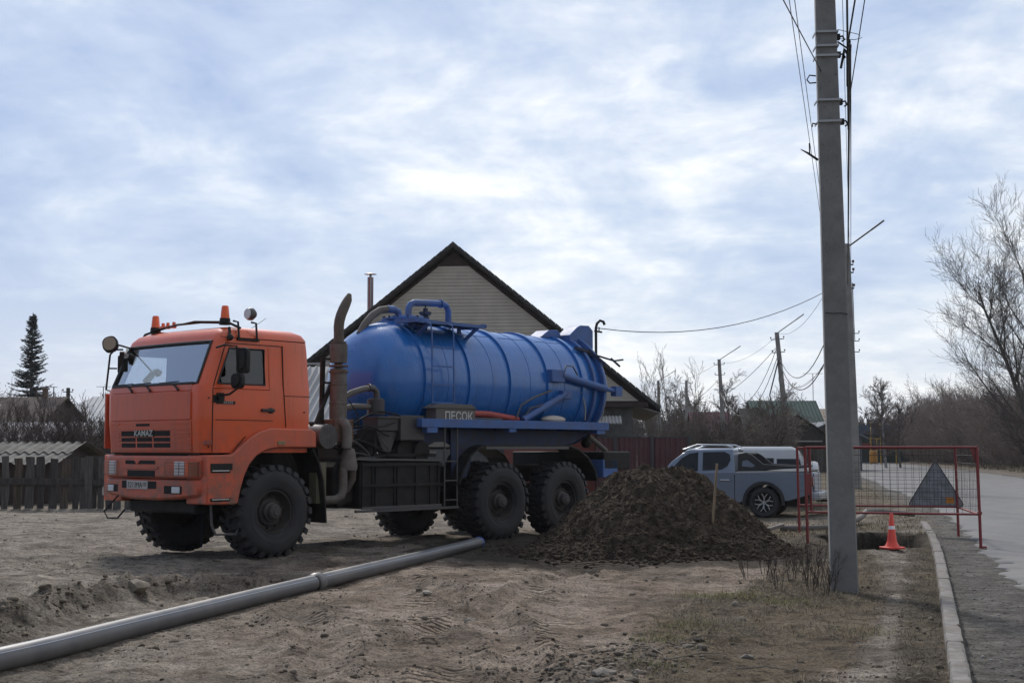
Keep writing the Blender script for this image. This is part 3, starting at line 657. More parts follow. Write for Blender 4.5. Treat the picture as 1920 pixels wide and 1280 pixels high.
obj('aerial', MB().tube([(.0, .6, 3.17), (-.5, .3, 3.38)], .004, 4), black, truck)
# mirrors
mm = mat('mirror_glass', (.26, .19, .13), .2, .8)  # brown tint: the reflected ground and cab are put into the colour
def rrect(w, h, r, n=4):
    p = []
    for cx, cy, a in ((w/2-r, h/2-r, 0), (-w/2+r, h/2-r, 90), (-w/2+r, -h/2+r, 180), (w/2-r, -h/2+r, 270)):
        for k in range(n+1): t = R(a+90*k/n); p.append((cx+r*math.cos(t), cy+r*math.sin(t)))
    return p
def mirror(name, c, w, h, yaw, tilt=0, r=.05, roll=0, face=True):
    M = Matrix.Translation(c) @ Matrix.Rotation(yaw, 4, 'Z') @ Matrix.Rotation(tilt, 4, 'Y') @ Matrix.Rotation(roll, 4, 'X')
    o = obj(name, MB().prism(rrect(w, h, r), 'x', -.035, .035, M).prism(rrect(w*.7, h*.7, r), 'x', .03, .06, M), black, truck, 40, .01)
    obj('mirror_glass', MB().prism(rrect(w-.03, h-.03, r), 'x', -.040, -.034, M), mm, o)
    return o
mirror('wing_mirror', (.72, 1.42, 2.66), .20, .34, R(8)); mirror('wing_mirror', (.80, 1.42, 2.385), .20, .20, R(8), r=.06)
ma = MB().tube([(.98, 1.18, 2.83), (.94, 1.30, 2.86), (.80, 1.38, 2.85), (.79, 1.40, 2.5), (.80, 1.40, 2.28), (.88, 1.35, 2.21), (1.0, 1.2, 2.18)], .015, 6).box(.90, .98, 1.19, 1.26, 2.13, 2.23)
obj('mirror_arm', ma, black, truck, 60)
mirror('wing_mirror', (.80, -1.38, 2.72), .17, .38, R(-38)); 
obj('mirror_arm', MB().tube([(.93, -1.17, 2.92), (.93, -1.38, 2.93), (.93, -1.50, 2.86), (.97, -1.52, 2.35), (1.04, -1.18, 2.30)], .015, 6).tube([(.95, -1.5, 2.66), (.86, -1.42, 2.66)], .013, 6), black, truck, 60)
mo = mirror('front_mirror', (1.08, -1.25, 2.99), .215, .235, R(180+38), R(18), .09, R(-16))
obj('mirror_arm', MB().tube([(.93, -.98, 2.93), (1.0, -1.1, 2.97), (1.07, -1.22, 3.0)], .015, 6).tube([(.97, -.98, 2.92), (1.26, -.56, 2.76), (1.27, -.54, 2.72)], .013, 6), black, truck, 60)
mirror('front_mirror', (1.27, -.55, 2.66), .055, .20, R(30), 0, .02); obj('mirror_arm', MB().tube([(1.27, -.55, 2.74), (1.28, -.46, 2.76)], .012, 6), black, truck)
mirror('front_mirror', (1.28, -.44, 2.76), .15, .09, R(180), R(20), .04)
# ------------------------------------------------ wheels
def make_wheel():
    w = empty('wheel'); Rr, hwid = .60, .205
    prof = [(.29, .13), (.32, .19), (.40, .215), (.50, .215), (.555, .20), (.59, .165), (Rr, .10), (Rr+.004, 0)]
    full = prof+[(r, -h) for r, h in prof[-2::-1]]
    mb = MB().lathe([(r, h) for r, h in full], (0, 0, 0), 'y', 48)
    for k in range(26):
        for sgn in (1, -1):
            a = 2*math.pi*(k+(.5 if sgn < 0 else 0))/26
            M = Matrix.Rotation(a, 4, 'Y')
            # chunky shoulder block + angled centre bar
            p = [(-.045, .105), (.045, .085), (.048, .205), (-.042, .212)]
            vs = []
            for r0, sc in ((.575, 1.0), (.640, .86)):
                for x, y in p:
                    x2 = x*sc; y2 = (y if y < .15 else y-(.012 if r0 > .6 else -.006)); vs.append(M @ Vector((x2+(.025 if y < .15 else -.01), sgn*y2, r0)))
            mb.add(vs, [(0, 1, 2, 3), (7, 6, 5, 4), (0, 4, 5, 1), (1, 5, 6, 2), (2, 6, 7, 3), (3, 7, 4, 0)])
            vs = []
            for r0, sc in ((.59, 1.), (.636, .85)):
                for x, y in [(-.035, .0), (.045, -.012), (.05, .078), (-.02, .095)]: vs.append(M @ Vector((x*sc+.03, sgn*y, r0)))
            mb.add(vs, [(0, 1, 2, 3), (7, 6, 5, 4), (0, 4, 5, 1), (1, 5, 6, 2), (2, 6, 7, 3), (3, 7, 4, 0)])
            # side lug wrapping on to the shoulder
            vs = []
            for x, y, r0 in ((-.035, .17, .59), (.03, .17, .59), (.02, .205, .555), (-.02, .205, .555), (-.03, .20, .60), (.025, .20, .60), (.015, .214, .56), (-.015, .214, .56)): vs.append(M @ Vector((x, sgn*y, r0)))
            mb.add(vs, [(4, 5, 6, 7), (0, 1, 5, 4), (1, 2, 6, 5), (2, 3, 7, 6), (3, 0, 4, 7)])
    mb.lathe([(.42, .2155), (.425, .2195), (.43, .2155)], (0, 0, 0), 'y', 40); mb.lathe([(.34, .2005), (.345, .206), (.35, .203)], (0, 0, 0), 'y', 40)
    obj('tyre', mb, rubber, w, 30, fix=True)
    rp = [(.295, .135), (.305, .165), (.285, .168), (.275, .13), (.262, .06), (.245, .03), (.20, .04), (.185, .075), (.10, .085)]
    r_ = obj('rim', MB().lathe(rp, (0, 0, 0), 'y', 36).lathe([(.29, -.14), (.27, -.14), (.25, 0), (0, 0)], (0, 0, 0), 'y', 24), rimm, w, 30)
    r2 = MB()
    for k in range(10): a = 2*math.pi*k/10; r2.disc(.014, .010, .04, .085, (.222*math.cos(a), 0, .222*math.sin(a)), 'y', 6)
    obj('wheel_nut', r2, hubm, w)
    hb_ = MB().lathe([(0, .235), (.045, .235), (.055, .22), (.088, .215), (.10, .20), (.105, .14), (.13, .125), (.14, .08)], (0, 0, 0), 'y', 20)
    for k in range(8): a = 2*math.pi*k/8; hb_.disc(.012, .012, .2, .226, (.073*math.cos(a), 0, .073*math.sin(a)), 'y', 6)
    obj('hub', hb_, hubm, w, 30)
    return w
wheel = make_wheel(); wheel.parent = truck
kids = {}
for o in bpy.data.objects:
    if o.parent: kids.setdefault(o.parent.name, []).append(o)
first = True
for x in (0, -4.6, -6.2):
    for sgn in (1, -1):
        w = wheel if first else kids_copy(wheel, truck, kids); first = False
        w.location = (x, sgn*1.03, .635); w.rotation_euler = (0, random.uniform(0, 6), 0 if sgn > 0 else math.pi)
# chassis
ch = MB().box(-7.9, .9, .32, .42, .92, 1.20).box(-7.9, .9, -.42, -.32, .92, 1.20)
for x in (-7.8, -6.9, -5.3, -3.9, -2.6, -1.4): ch.box(x, x+.08, -.32, .32, .95, 1.15)
obj('chassis_rail', ch, black, truck)
for x in (0, -4.6, -6.2):
    obj('axle', MB().tube([(x, -.85, .635), (x, .85, .635)], .09, 10).sphere((x, 0, .63), .24, .2, .24), black, truck)
    obj('spring', MB().box(x-.6, x+.6, .46, .55, .80, .90).box(x-.6, x+.6, -.55, -.46, .80, .90), black, truck)
obj('engine', MB().box(-1.3, .6, -.42, .42, .85, 1.65).box(-1.5, -.9, -.35, .35, 1.2, 1.9), black, truck, bevel=.04)
obj('gearbox', MB().box(-2.6, -1.3, -.3, .3, .75, 1.25), black, truck, bevel=.05)
# side box (tank and locker) between axles
for sgn in (1, -1):
    sb = obj('side_tank', MB().box(-3.28, -1.62, sgn*.50, sgn*1.12, .62, 1.30), black, truck, bevel=.02)
    if sgn > 0:
        obj('tank_end', MB().prism([(-1.62, .70), (-1.30, .62), (-1.22, .8), (-1.22, 1.2), (-1.34, 1.34), (-1.62, 1.36)], 'y', .42, 1.0), black, sb, 30, .04)
        obj('tank_lid', MB().prism([(-1.34, 1.36), (-3.3, 1.33), (-3.3, 1.30), (-1.34, 1.33)], 'y', .42, 1.16).prism([(-1.62, 1.375), (-1.95, 1.368), (-1.95, 1.36), (-1.62, 1.36)], 'y', .5, 1.10), greyst, sb)
        for x in (-1.66, -1.86, -1.92, -2.30, -2.36, -2.74, -3.05, -3.22): obj('tank_strap', MB().box(x-.012, x+.012, 1.12, 1.142, .64, 1.28), black, sb)
        for z in (.625, .95, 1.255): obj('tank_strap', MB().box(-3.28, -1.64, 1.13, 1.155, z-.02, z+.02), greyst if z == .625 else black, sb)
        obj('side_rail', MB().box(-3.62, -1.5, 1.14, 1.19, .565, .60), greyst, truck)
ld = MB()
for x in (-3.32, -3.60): ld.bar((x, 1.17, .58), (x, 1.17, 1.82), .018)
for z in (.70, 1.0, 1.30): ld.bar((-3.32, 1.17, z), (-3.60, 1.17, z), .018)
obj('access_ladder', ld, greyst, truck)
obj('side_sheet', MB().prism([(-3.66, .96), (-4.0, 1.05), (-4.15, 1.5), (-4.2, 1.8), (-3.62, 1.8)], 'y', .98, 1.0), dkblue, truck)
# rear mudguards over the bogie
RA = [(-3.62, .93), (-3.70, 1.12), (-3.86, 1.36), (-4.06, 1.49), (-4.2, 1.525), (-6.3, 1.525), (-6.55, 1.47), (-6.82, 1.33), (-7.0, 1.12), (-7.07, .93)]
for sgn in (1, -1): obj('rear_mudguard', MB().strip(RA, 1, sgn*.74, sgn*1.22, -.03).strip([(-4.18, 1.532), (-6.32, 1.532)], 1, sgn*.735, sgn*1.235, -.006), black, truck, bevel=.008)
for sgn in (1, -1): obj('guard_edge', MB().box(-6.28, -4.2, sgn*1.222, sgn*1.236, 1.485, 1.53), greyst, truck)
# platform frame
pf = obj('platform_frame', MB().box(-7.42, -2.78, 1.10, 1.22, 1.82, 1.955).box(-7.42, -2.78, -1.22, -1.10, 1.82, 1.955).box(-7.42, -7.30, -1.10, 1.10, 1.82, 1.95).box(-2.90, -2.78, -1.1, 1.1, 1.82, 1.95), blue2, truck, bevel=.006)
obj('platform_deck', MB().box(-7.32, -2.88, -1.10, 1.10, 1.84, 1.862), dkblue, pf)
obj('frame_block', MB().box(-3.12, -2.90, 1.08, 1.215, 1.74, 1.82), blue2, pf); obj('frame_block', MB().box(-7.32, -7.10, 1.05, 1.205, 1.75, 1.82), blue2, pf)
obj('frame_block', MB().box(-4.95, -4.78, 1.08, 1.21, 1.765, 1.82), blue2, pf)
obj('subframe', MB().prism([(-2.3, 1.80), (-7.3, 1.80), (-6.7, 1.58), (-6.0, 1.52), (-3.4, 1.52), (-2.9, 1.60), (-2.2, 1.72)], 'y', -.95, .95), dkblue, truck)
obj('red_end_cap', MB().disc(.07, .07, 0, .08, (-7.42, 1.0, 1.86), 'x', 12).disc(.06, .06, -.02, .06, (-2.80, .98, 1.86), 'x', 12), mat('red_paint', (.35, .02, .02), .5), truck)
obj('rear_bumper_beam', MB().box(-8.2, -7.42, -1.1, 1.1, 1.12, 1.44), black, truck, bevel=.02)
obj('blue_box', MB().box(-7.82, -7.40, .78, 1.10, .98, 1.30), blue2, truck, bevel=.01)
obj('drain_hose', MB().tube([(-7.35, .8, 1.72), (-7.6, .82, 1.58), (-7.8, .85, 1.45)], .045, 10), hosem, truck)
obj('air_reservoir', MB().sphere((-7.35, .75, 1.60), .10), black, truck); obj('red_fan', MB().tube([(-5.0, .9, 1.6), (-4.9, .92, 1.72), (-4.7, .92, 1.72), (-4.6, .9, 1.6)], .02, 6), mat('red_paint', (.35, .02, .02), .5), truck)
# ------------------------------------------------ vacuum tank
TZ, TR = 2.565, .955
def tank_profile(x0, x1, d, r):
    p = [(0, x0+d)]
    for k in range(1, 9): a = math.pi/2*k/8; p.append((r*math.sin(a)**.92, x0+d*math.cos(a)))
    for x in (x0-.9, x0-1.9, x0-2.9, x0-3.9): p.append((r, x))
    for k in range(7, -1, -1): a = math.pi/2*k/8; p.append((r*math.sin(a)**.92, x1-.36*math.cos(a)))
    return p
tk = obj('tank', MB().lathe(tank_profile(-3.12, -7.66, .86, TR), (0, 0, TZ), 'x', 72), blue, truck, 45)
for x, w, t in ((-3.14, .10, .035), (-4.14, .10, .035), (-5.12, .10, .035), (-6.08, .10, .035), (-7.02, .09, .035), (-7.32, .07, .05), (-7.56, .05, .075)):
    obj('tank_ring', MB().lathe([(TR-.01, x-w/2), (TR+t, x-w/2), (TR+t, x+w/2), (TR-.01, x+w/2)], (0, 0, TZ), 'x', 72), blue2 if x < -7.1 else blue, tk, 30)
sw = MB()
for x in (-2.88, -3.62, -4.66, -5.6, -6.5): 
    rr_ = TR+.001 if x < -3.12 else TR*.955; sw.lathe([(rr_-.01, x-.006), (rr_+.005, x), (rr_-.01, x+.006)], (0, 0, TZ), 'x', 64)
sw.lathe([(TR-.002, 0), (TR+.005, 0)], (0, 0, 0), 'x', 3)
for x0 in (-3.2, -4.2, -5.2, -6.2):
    a = R(58); sw.bar((x0, math.cos(a)*TR, TZ+math.sin(a)*TR), (x0-.85, math.cos(a)*TR, TZ+math.sin(a)*TR), .01)
obj('weld_seam', sw, blue, tk)
# top hatch, pipes, walkway
ht = obj('hatch', MB().disc(.36, .36, 3.45, 3.58, (-3.58, 0, 0), 'z', 28).disc(.40, .40, 3.58, 3.61, (-3.58, 0, 0), 'z', 28).disc(.33, .30, 3.61, 3.65, (-3.58, 0, 0), 'z', 28), blue2, truck, 30)
hbm = MB()
for k in range(14): a = 2*math.pi*k/14; hbm.disc(.018, .018, 3.60, 3.645, (-3.58+.37*math.cos(a), .37*math.sin(a), 0), 'z', 6)
obj('hatch_bolt', hbm, dkblue, ht)
def arcpts(c, r, a0, a1, n, f): return [f(c, r, a0+(a1-a0)*k/n) for k in range(n+1)]
loop = [(-3.62, .02, 3.60), (-3.62, .02, 3.78), (-3.66, .02, 3.86), (-3.74, .02, 3.895), (-4.40, .02, 3.93), (-4.50, .02, 3.90), (-4.55, .02, 3.82), (-4.55, .02, 3.50)]
obj('vent_pipe', MB().tube(loop, .055, 12).disc(.085, .085, 3.60, 3.63, (-4.55, .02, 0), 'z', 14).lathe([(.06, 0), (.075, 0), (.075, .03), (.06, .03)], (-4.38, .02, 3.925), 'x', 12), blue2, truck, 50)
obj('valve', MB().disc(.05, .04, 3.62, 3.82, (-3.98, .05, 0), 'z', 10).disc(.09, .09, 3.70, 3.72, (-3.98, .05, 0), 'z', 12).disc(.012, .012, 3.8, 3.93, (-3.98, .05, 0), 'z', 6).box(-4.05, -3.9, -.02, .12, 3.72, 3.76), dkblue, truck)
obj('vent_hose', MB().tube([(-2.62, -.05, 3.30), (-2.72, -.05, 3.46), (-2.88, -.05, 3.62), (-3.04, -.03, 3.72), (-3.18, 0, 3.745)], .06, 12), hosem, truck, 60)
obj('vent_elbow', MB().tube([(-3.16, 0, 3.745), (-3.30, 0, 3.75), (-3.40, 0, 3.72), (-3.44, 0, 3.60)], .062, 12), blue2, truck, 60)
wk = MB().box(-4.50, -2.98, .38, .44, 3.50, 3.55).box(-4.50, -2.98, .88, .94, 3.46, 3.51).box(-4.52, -4.46, .38, .94, 3.47, 3.53).box(-3.02, -2.96, .38, .94, 3.47, 3.53)
for x in (-3.4, -3.8, -4.2): wk.box(x-.02, x+.02, .40, .92, 3.475, 3.49)
wkm = obj('walkway', wk, blue2, truck)
obj('walkway_mesh', MB().box(-4.46, -3.0, .44, .88, 3.492, 3.498), dkblue, wkm)
for x in (-3.25, -4.36): obj('walkway_bracket', MB().bar((x, .90, 3.48), (x+.02, .62, 3.28), .09, .02).bar((x, .46, 3.5), (x, .46, 3.38), .05), blue2, wkm)
ldr = MB()
for x in (-3.12, -3.60): ldr.tube([(x, .80, 3.50), (x, 1.05, 3.44), (x, 1.08, 3.3), (x, 1.10, 2.2)], .014, 6)
for z in (3.08, 2.78, 2.49, 2.21): ldr.bar((-3.12, 1.09, z), (-3.60, 1.09, z), .024)
obj('tank_ladder', ldr, blue2, truck, 50)
# rear door gear
obj('rear_bracket', MB().prism([(-7.30, 3.40), (-7.30, 3.56), (-7.52, 3.72), (-7.62, 3.76), (-7.86, 3.77), (-7.98, 3.68), (-7.98, 3.34), (-7.75, 3.30)], 'y', .12, .42), blue2, truck, bevel=.01)
obj('rear_bracket', MB().prism([(-6.72, 3.50), (-6.95, 3.64), (-7.2, 3.66), (-7.35, 3.50)], 'y', -.10, .22).bar((-7.1, .05, 3.6), (-7.6, .1, 3.62), .05), blue2, truck, bevel=.01)
obj('rear_door', MB().lathe([(TR+.01, -7.60), (TR+.01, -7.68), (TR-.05, -7.76), (TR*.8, -7.9), (TR*.5, -7.99), (0, -8.03)], (0, 0, TZ), 'x', 48), blue2, truck, 40)
obj('door_clamp', MB().bar((-7.45, .72, 3.28), (-7.62, .98, 3.02), .06).bar((-7.1, .72, 3.30), (-7.62, .72, 3.22), .09, .05).tube([(-7.6, .75, 3.2), (-8.0, .90, 3.10), (-8.2, .95, 3.13)], .018, 6).tube([(-7.9, .9, 3.14), (-8.1, .95, 3.0)], .02, 6), dkblue, truck)
obj('hydraulic_cylinder', MB().tube([(-6.35, 1.02, 2.76), (-7.55, 1.05, 2.565)], .065, 12).tube([(-7.5, 1.05, 2.57), (-7.80, 1.06, 2.53)], .04, 10).box(-7.95, -7.76, 1.0, 1.12, 2.44, 2.62), blue2, truck, 50)
obj('cylinder_bracket', MB().box(-6.40, -6.05, .86, 1.06, 2.64, 2.86).box(-6.6, -6.35, .85, 1.05, 2.36, 2.50), blue2, truck, bevel=.01)
obj('hydraulic_cylinder', MB().tube([(-5.32, 1.02, 1.97), (-6.30, 1.03, 2.38)], .06, 12).tube([(-6.28, 1.03, 2.37), (-6.46, 1.03, 2.45)], .035, 10), blue2, truck, 50)
obj('hydraulic_line', MB().tube([(-5.15, 1.03, 2.0), (-5.25, 1.05, 2.22), (-5.6, 1.04, 2.36), (-5.95, 1.02, 2.46), (-6.1, 1.0, 2.5)], .016, 6).tube([(-5.3, 1.03, 1.98), (-5.5, 1.05, 2.18), (-5.9, 1.03, 2.25)], .013, 6).tube([(-6.38, 1.05, 2.8), (-6.42, 1.06, 2.93), (-6.6, 1.06, 2.93), (-6.75, 1.05, 2.78)], .013, 6), greyst, truck, 60)
obj('sight_hose', MB().tube([(-7.55, .95, 2.9), (-7.62, 1.0, 2.5), (-7.6, .96, 2.2), (-7.62, .9, 2.0)], .012, 6).tube([(-6.98, .96, 2.5), (-7.05, .98, 2.2), (-7.06, .96, 2.0)], .014, 6), mat('pale_hose', (.3, .3, .28), .7), truck, 60)
obj('canvas_sack', MB().sphere((-6.15, .99, 1.99), .30, .13, .075, 14, 8), bagm, truck)
obj('red_suction_hose', MB().tube([(-3.9, 1.0, 2.06), (-4.5, 1.02, 2.05), (-4.9, 1.0, 2.01), (-5.25, .96, 1.98)], .055, 10), redhose, truck, 60)
obj('deck_strip', MB().box(-4.7, -3.9, 1.05, 1.12, 1.965, 1.99), greyst, truck)
# sand box on platform (lettered)
pb = obj('sand_box', MB().prism([(-3.10, 1.95), (-3.98, 1.95), (-3.98, 2.12), (-3.10, 2.12)], 'y', .98, 1.20).prism([(-3.02, 2.12), (-4.02, 2.12), (-3.88, 2.19), (-3.18, 2.19)], 'y', .96, 1.215), mat('sand_box_grey', (.075, .075, .078), .6, dirt=DUST, dirt_amt=.5), truck, bevel=.006)
text('lettering', 'ПЕСОК', .185, mat('stencil_white', (.50, .50, .48), .7), pb, (-3.60, 1.206, 1.995), (math.pi/2, 0, math.pi), .001, .98)
# ------------------------------------------------ gear between cab and tank
af = obj('air_filter', MB().lathe([(0, .0), (.155, .0), (.175, .02), (.175, .50), (0, .50)], (-1.03, .60, 1.67), 'y', 28), greyst, truck, 30)
rib = MB()
for k in range(18): a = 2*math.pi*k/18; rib.bar((-1.03+.04*math.cos(a), 1.104, 1.67+.04*math.sin(a)), (-1.03+.15*math.cos(a), 1.104, 1.67+.15*math.sin(a)), .010, .01)
rib.lathe([(.0, 1.10), (.15, 1.102), (.0, 1.106)], (-1.03, 0, 1.67), 'y', 24)
obj('filter_cover', rib, greyst, af)
sy = .92
stk = MB().lathe([(.128, 1.90), (.128, 2.14), (.134, 2.145), (.134, 2.17), (.128, 2.175), (.128, 2.42), (.134, 2.425), (.134, 2.44), (.122, 2.445), (.122, 2.66), (.06, 2.67), (.06, 2.74), (.126, 2.75), (.126, 2.83), (.130, 2.84), (.130, 3.02), (.08, 3.03)], (-1.36, sy, 0), 'z', 24)
muf = obj('exhaust_muffler', stk, steel, truck, 30)
obj('muffler_box', MB().box(-1.54, -1.18, sy-.14, sy+.14, 1.58, 1.92), rust, muf, bevel=.01)
for z in (2.70, 2.615): obj('muffler_strap', MB().lathe([(.10, z-.012), (.145, z-.012), (.145, z+.012), (.10, z+.012)], (-1.36, sy, 0), 'z', 20), rust, muf)
tp_ = [(-1.36, sy, 3.0), (-1.36, sy, 3.18), (-1.357, sy, 3.28), (-1.37, sy, 3.37), (-1.40, sy, 3.46), (-1.445, sy, 3.55), (-1.49, sy, 3.63), (-1.53, sy, 3.70), (-1.56, sy, 3.78)]
obj('exhaust_tip', MB().tube(tp_, [.075, .075, .076, .077, .077, .076, .072, .062, .03], 16).lathe([(.085, 3.03), (.115, 3.03), (.115, 3.06), (.085, 3.06)], (-1.36, sy, 0), 'z', 14), mat('sooty_steel', (.075, .06, .05), .7, col2=(.11, .08, .06), nscale=8), truck, 50)
pp = MB().tube([(-1.32, 1.0, 1.86), (-1.33, 1.10, 1.86), (-1.34, 1.14, 1.80), (-1.34, 1.14, 1.50)], .075, 14).lathe([(.07, 1.50), (.085, 1.48), (.13, 1.24), (.12, 1.18), (.0, 1.17)], (-1.40, 1.12, 0), 'z', 16)
pp.tube([(-1.30, 1.12, 1.22), (-1.30, 1.12, .92), (-1.27, 1.12, .82), (-1.18, 1.10, .765), (-.90, 1.05, .76)], .062, 12).tube([(-1.49, 1.10, 1.22), (-1.50, 1.08, 1.05), (-1.46, 1.02, .92), (-1.3, .9, .82)], .06, 12)
obj('exhaust_pipe', pp, steel, truck, 50)
obj('battery_box', MB().box(-.98, -.80, .96, 1.12, .72, 1.30), mat('dull_yellow_box', (.12, .11, .07), .7), truck)
obj('frame_brace', MB().bar((-1.02, .80, 1.80), (-1.30, .86, 2.50), .05).bar((-1.16, .78, 1.7), (-1.18, .78, 2.80), .055).bar((-.95, .80, 1.82), (-1.5, .80, 1.82), .06).bar((-1.1, .86, 2.45), (-1.36, .9, 2.45), .03).bar((-1.12, .82, 2.80), (-1.36, .9, 2.80), .03), black, truck)
cy = MB().disc(.135, .135, 2.0, 2.23, (-2.12, .90, 0), 'z', 20).disc(.135, .09, 2.23, 2.255, (-2.12, .90, 0), 'z', 20)
obj('separator', cy, mat('dark_pump_grey', (.028, .028, .031), .45, dirt=DUST, dirt_amt=.15), truck, 30)
obj('pump_hose', MB().tube([(-1.48, .85, 2.22), (-1.65, .88, 2.32), (-1.85, .90, 2.38), (-2.0, .9, 2.405)], .045, 10), hosem, truck, 60)
obj('pump_pipe', MB().tube([(-1.98, .9, 2.405), (-2.07, .9, 2.40), (-2.13, .9, 2.35), (-2.14, .9, 2.22)], .048, 10).lathe([(.045, -.02), (.06, -.02), (.06, .02), (.045, .02)], (-1.98, .9, 2.405), 'x', 12), greyst, truck, 60)
obj('pump_hose', MB().tube([(-1.50, .85, 2.08), (-1.7, .88, 2.12), (-2.02, .9, 2.12)], .045, 10), hosem, truck, 60)
obj('pump_housing', MB().box(-2.95, -2.45, .80, 1.10, 1.62, 2.0).box(-2.45, -2.02, .72, 1.06, 1.76, 1.96).prism([(-2.02, 1.76), (-2.45, 1.76), (-2.32, 1.44), (-2.16, 1.44)], 'y', .78, 1.02), mat('dark_pump_grey', (.028, .028, .031), .45, dirt=DUST, dirt_amt=.15), truck, 30, .01)
obj('pump_flange', MB().box(-2.48, -2.0, .70, 1.10, 1.955, 1.975), greyst, truck)
obj('pump_motor', MB().disc(.19, .19, .5, .95, (-2.72, 0, 1.46), 'y', 20).disc(.16, .16, .3, 1.0, (-3.0, 0, 1.45), 'y', 20), black, truck)
obj('pump_frame', MB().box(-3.3, -2.0, .55, 1.0, 1.37, 1.42).box(-2.06, -2.01, .6, 1.0, 1.4, 1.78), black, truck)
cab_l = MB(); random.seed(3)
for k in range(16):
    a = Vector((-1.25-random.random()*.4, .5+random.random()*.5, 1.35+random.random()*.5)); b = a+Vector((-.3-random.random()*.6, random.uniform(-.2, .2), random.uniform(-.2, .2))); m_ = (a+b)/2+Vector((0, .1, random.uniform(-.15, .1)))
    cab_l.tube([a, (a+m_)/2+Vector((0, 0, .03)), m_, (m_+b)/2-Vector((0, 0, .02)), b], random.uniform(.008, .022), 6)
cab_l.tube([(-1.5, 1.1, 1.87), (-1.8, 1.11, 2.0), (-2.0, 1.1, 2.05), (-2.4, 1.1, 2.0)], .014, 6); cab_l.tube([(-1.5, 1.0, 2.2), (-1.62, 1.05, 2.0), (-1.7, 1.0, 1.8)], .01, 6)
obj('hose_bundle', cab_l, black, truck, 60)
obj('air_line', MB().tube([(-2.05, 1.06, 1.70), (-2.1, 1.08, 1.6), (-2.24, 1.08, 1.45), (-2.3, 1.0, 1.4)], .012, 6).tube([(-1.55, 1.0, 1.62), (-1.7, 1.0, 1.55), (-1.85, 1.0, 1.45), (-1.9, 1.0, 1.38)], .022, 6).tube([(-1.5, 1.08, 1.44), (-1.7, 1.08, 1.42), (-1.95, 1.05, 1.36)], .01, 6), greyst, truck, 60)
obj('valve_block', MB().box(-1.72, -1.55, .7, .95, 1.4, 1.55).box(-2.0, -1.9, .8, .98, 1.4, 1.52).sphere((-1.6, .95, 1.85), .05), black, truck)
obj('spare_parts_box', MB().box(-3.4, -3.0, .0, .9, 1.40, 1.46).prism([(-3.1, 1.52), (-3.7, 1.52), (-3.5, 1.60), (-3.3, 1.60)], 'y', .5, .98), mat('pale_dirty_metal', (.22, .21, .20), .7), truck)
# ------------------------------------------------------------------ pipe
def frame_pts(px):
    return [Vector(p) for p in px]
pipe = empty('water_pipe', (-2.0, 14.6, 0)); tag(pipe, 'long grey plastic pipe lying across the dirt in front of the truck', 'pipe')
pm = mat('pipe_grey_plastic', (.055, .06, .072), .33, col2=(.085, .088, .10), nscale=2.5, dirt=(.20, .175, .15), dirt_amt=.6, stretch=(1, 1, 1))
PR = .083
pts_ = PIPE
def catm(P, n=10):
    out = []
    P = [Vector((*p, 0)) for p in P]; P = [2*P[0]-P[1]]+P+[2*P[-1]-P[-2]]
    for i in range(1, len(P)-2):
        for k in range(n):
            t = k/n; a, b, c, d = P[i-1:i+3]; out.append(.5*((2*b)+(c-a)*t+(2*a-5*b+4*c-d)*t*t+(3*b-a-3*c+d)*t**3))
    out.append(P[-2]); return out
pth = catm(pts_); xs_ = np.array([p.x for p in pth]); ys_ = np.array([p.y for p in pth]); zz_ = hz(xs_, ys_)
zz_ = np.full(len(xs_), float(np.percentile(zz_, 80)))
pth = [Vector((p.x-2*-1, p.y-14.6, z+PR-.012)) for p, z in zip(pth, zz_)]
obj('pipe_tube', MB().tube(pth, PR, 28), pm, pipe, 60)
jc = min(range(len(pth)), key=lambda i: abs(pth[i].y-(14.25-14.6)))
d_ = (pth[jc+1]-pth[jc]).normalized(); a_ = pth[jc]
obj('pipe_coupling', MB().tube([a_-d_*.02, a_, a_+d_*.02, a_+d_*.13, a_+d_*.15], [PR+.003, PR+.019, PR+.021, PR+.019, PR+.006], 28), pm, pipe, 50)
obj('seal_ring', MB().tube([a_-d_*.045, a_-d_*.03, a_-d_*.018], [PR+.002, PR+.012, PR+.010], 28), blackp, pipe, 50)
e_ = pth[-1]; de = (pth[-1]-pth[-2]).normalized()
obj('end_cap', MB().tube([e_-de*.06, e_-de*.02, e_+de*.005], [PR+.004, PR+.010, PR+.006], 28), mat('cap_blue', (.03, .08, .30), .4), pipe, 40)
sp_ = MB()
for side_ in (1,):
    st = []
    for i, p in enumerate(pth):
        d = (pth[min(i+1, len(pth)-1)]-pth[max(0, i-1)]).normalized(); x = d.cross(Vector((0, 0, 1))).normalized(); a = R(42)
        st.append(p+(x*math.cos(a)+Vector((0, 0, 1))*math.sin(a))*(PR-.001))
    sp_.tube(st, .0035, 4)
obj('print_stripe', sp_, mat('stripe_print', (.34, .37, .42), .5), pipe)
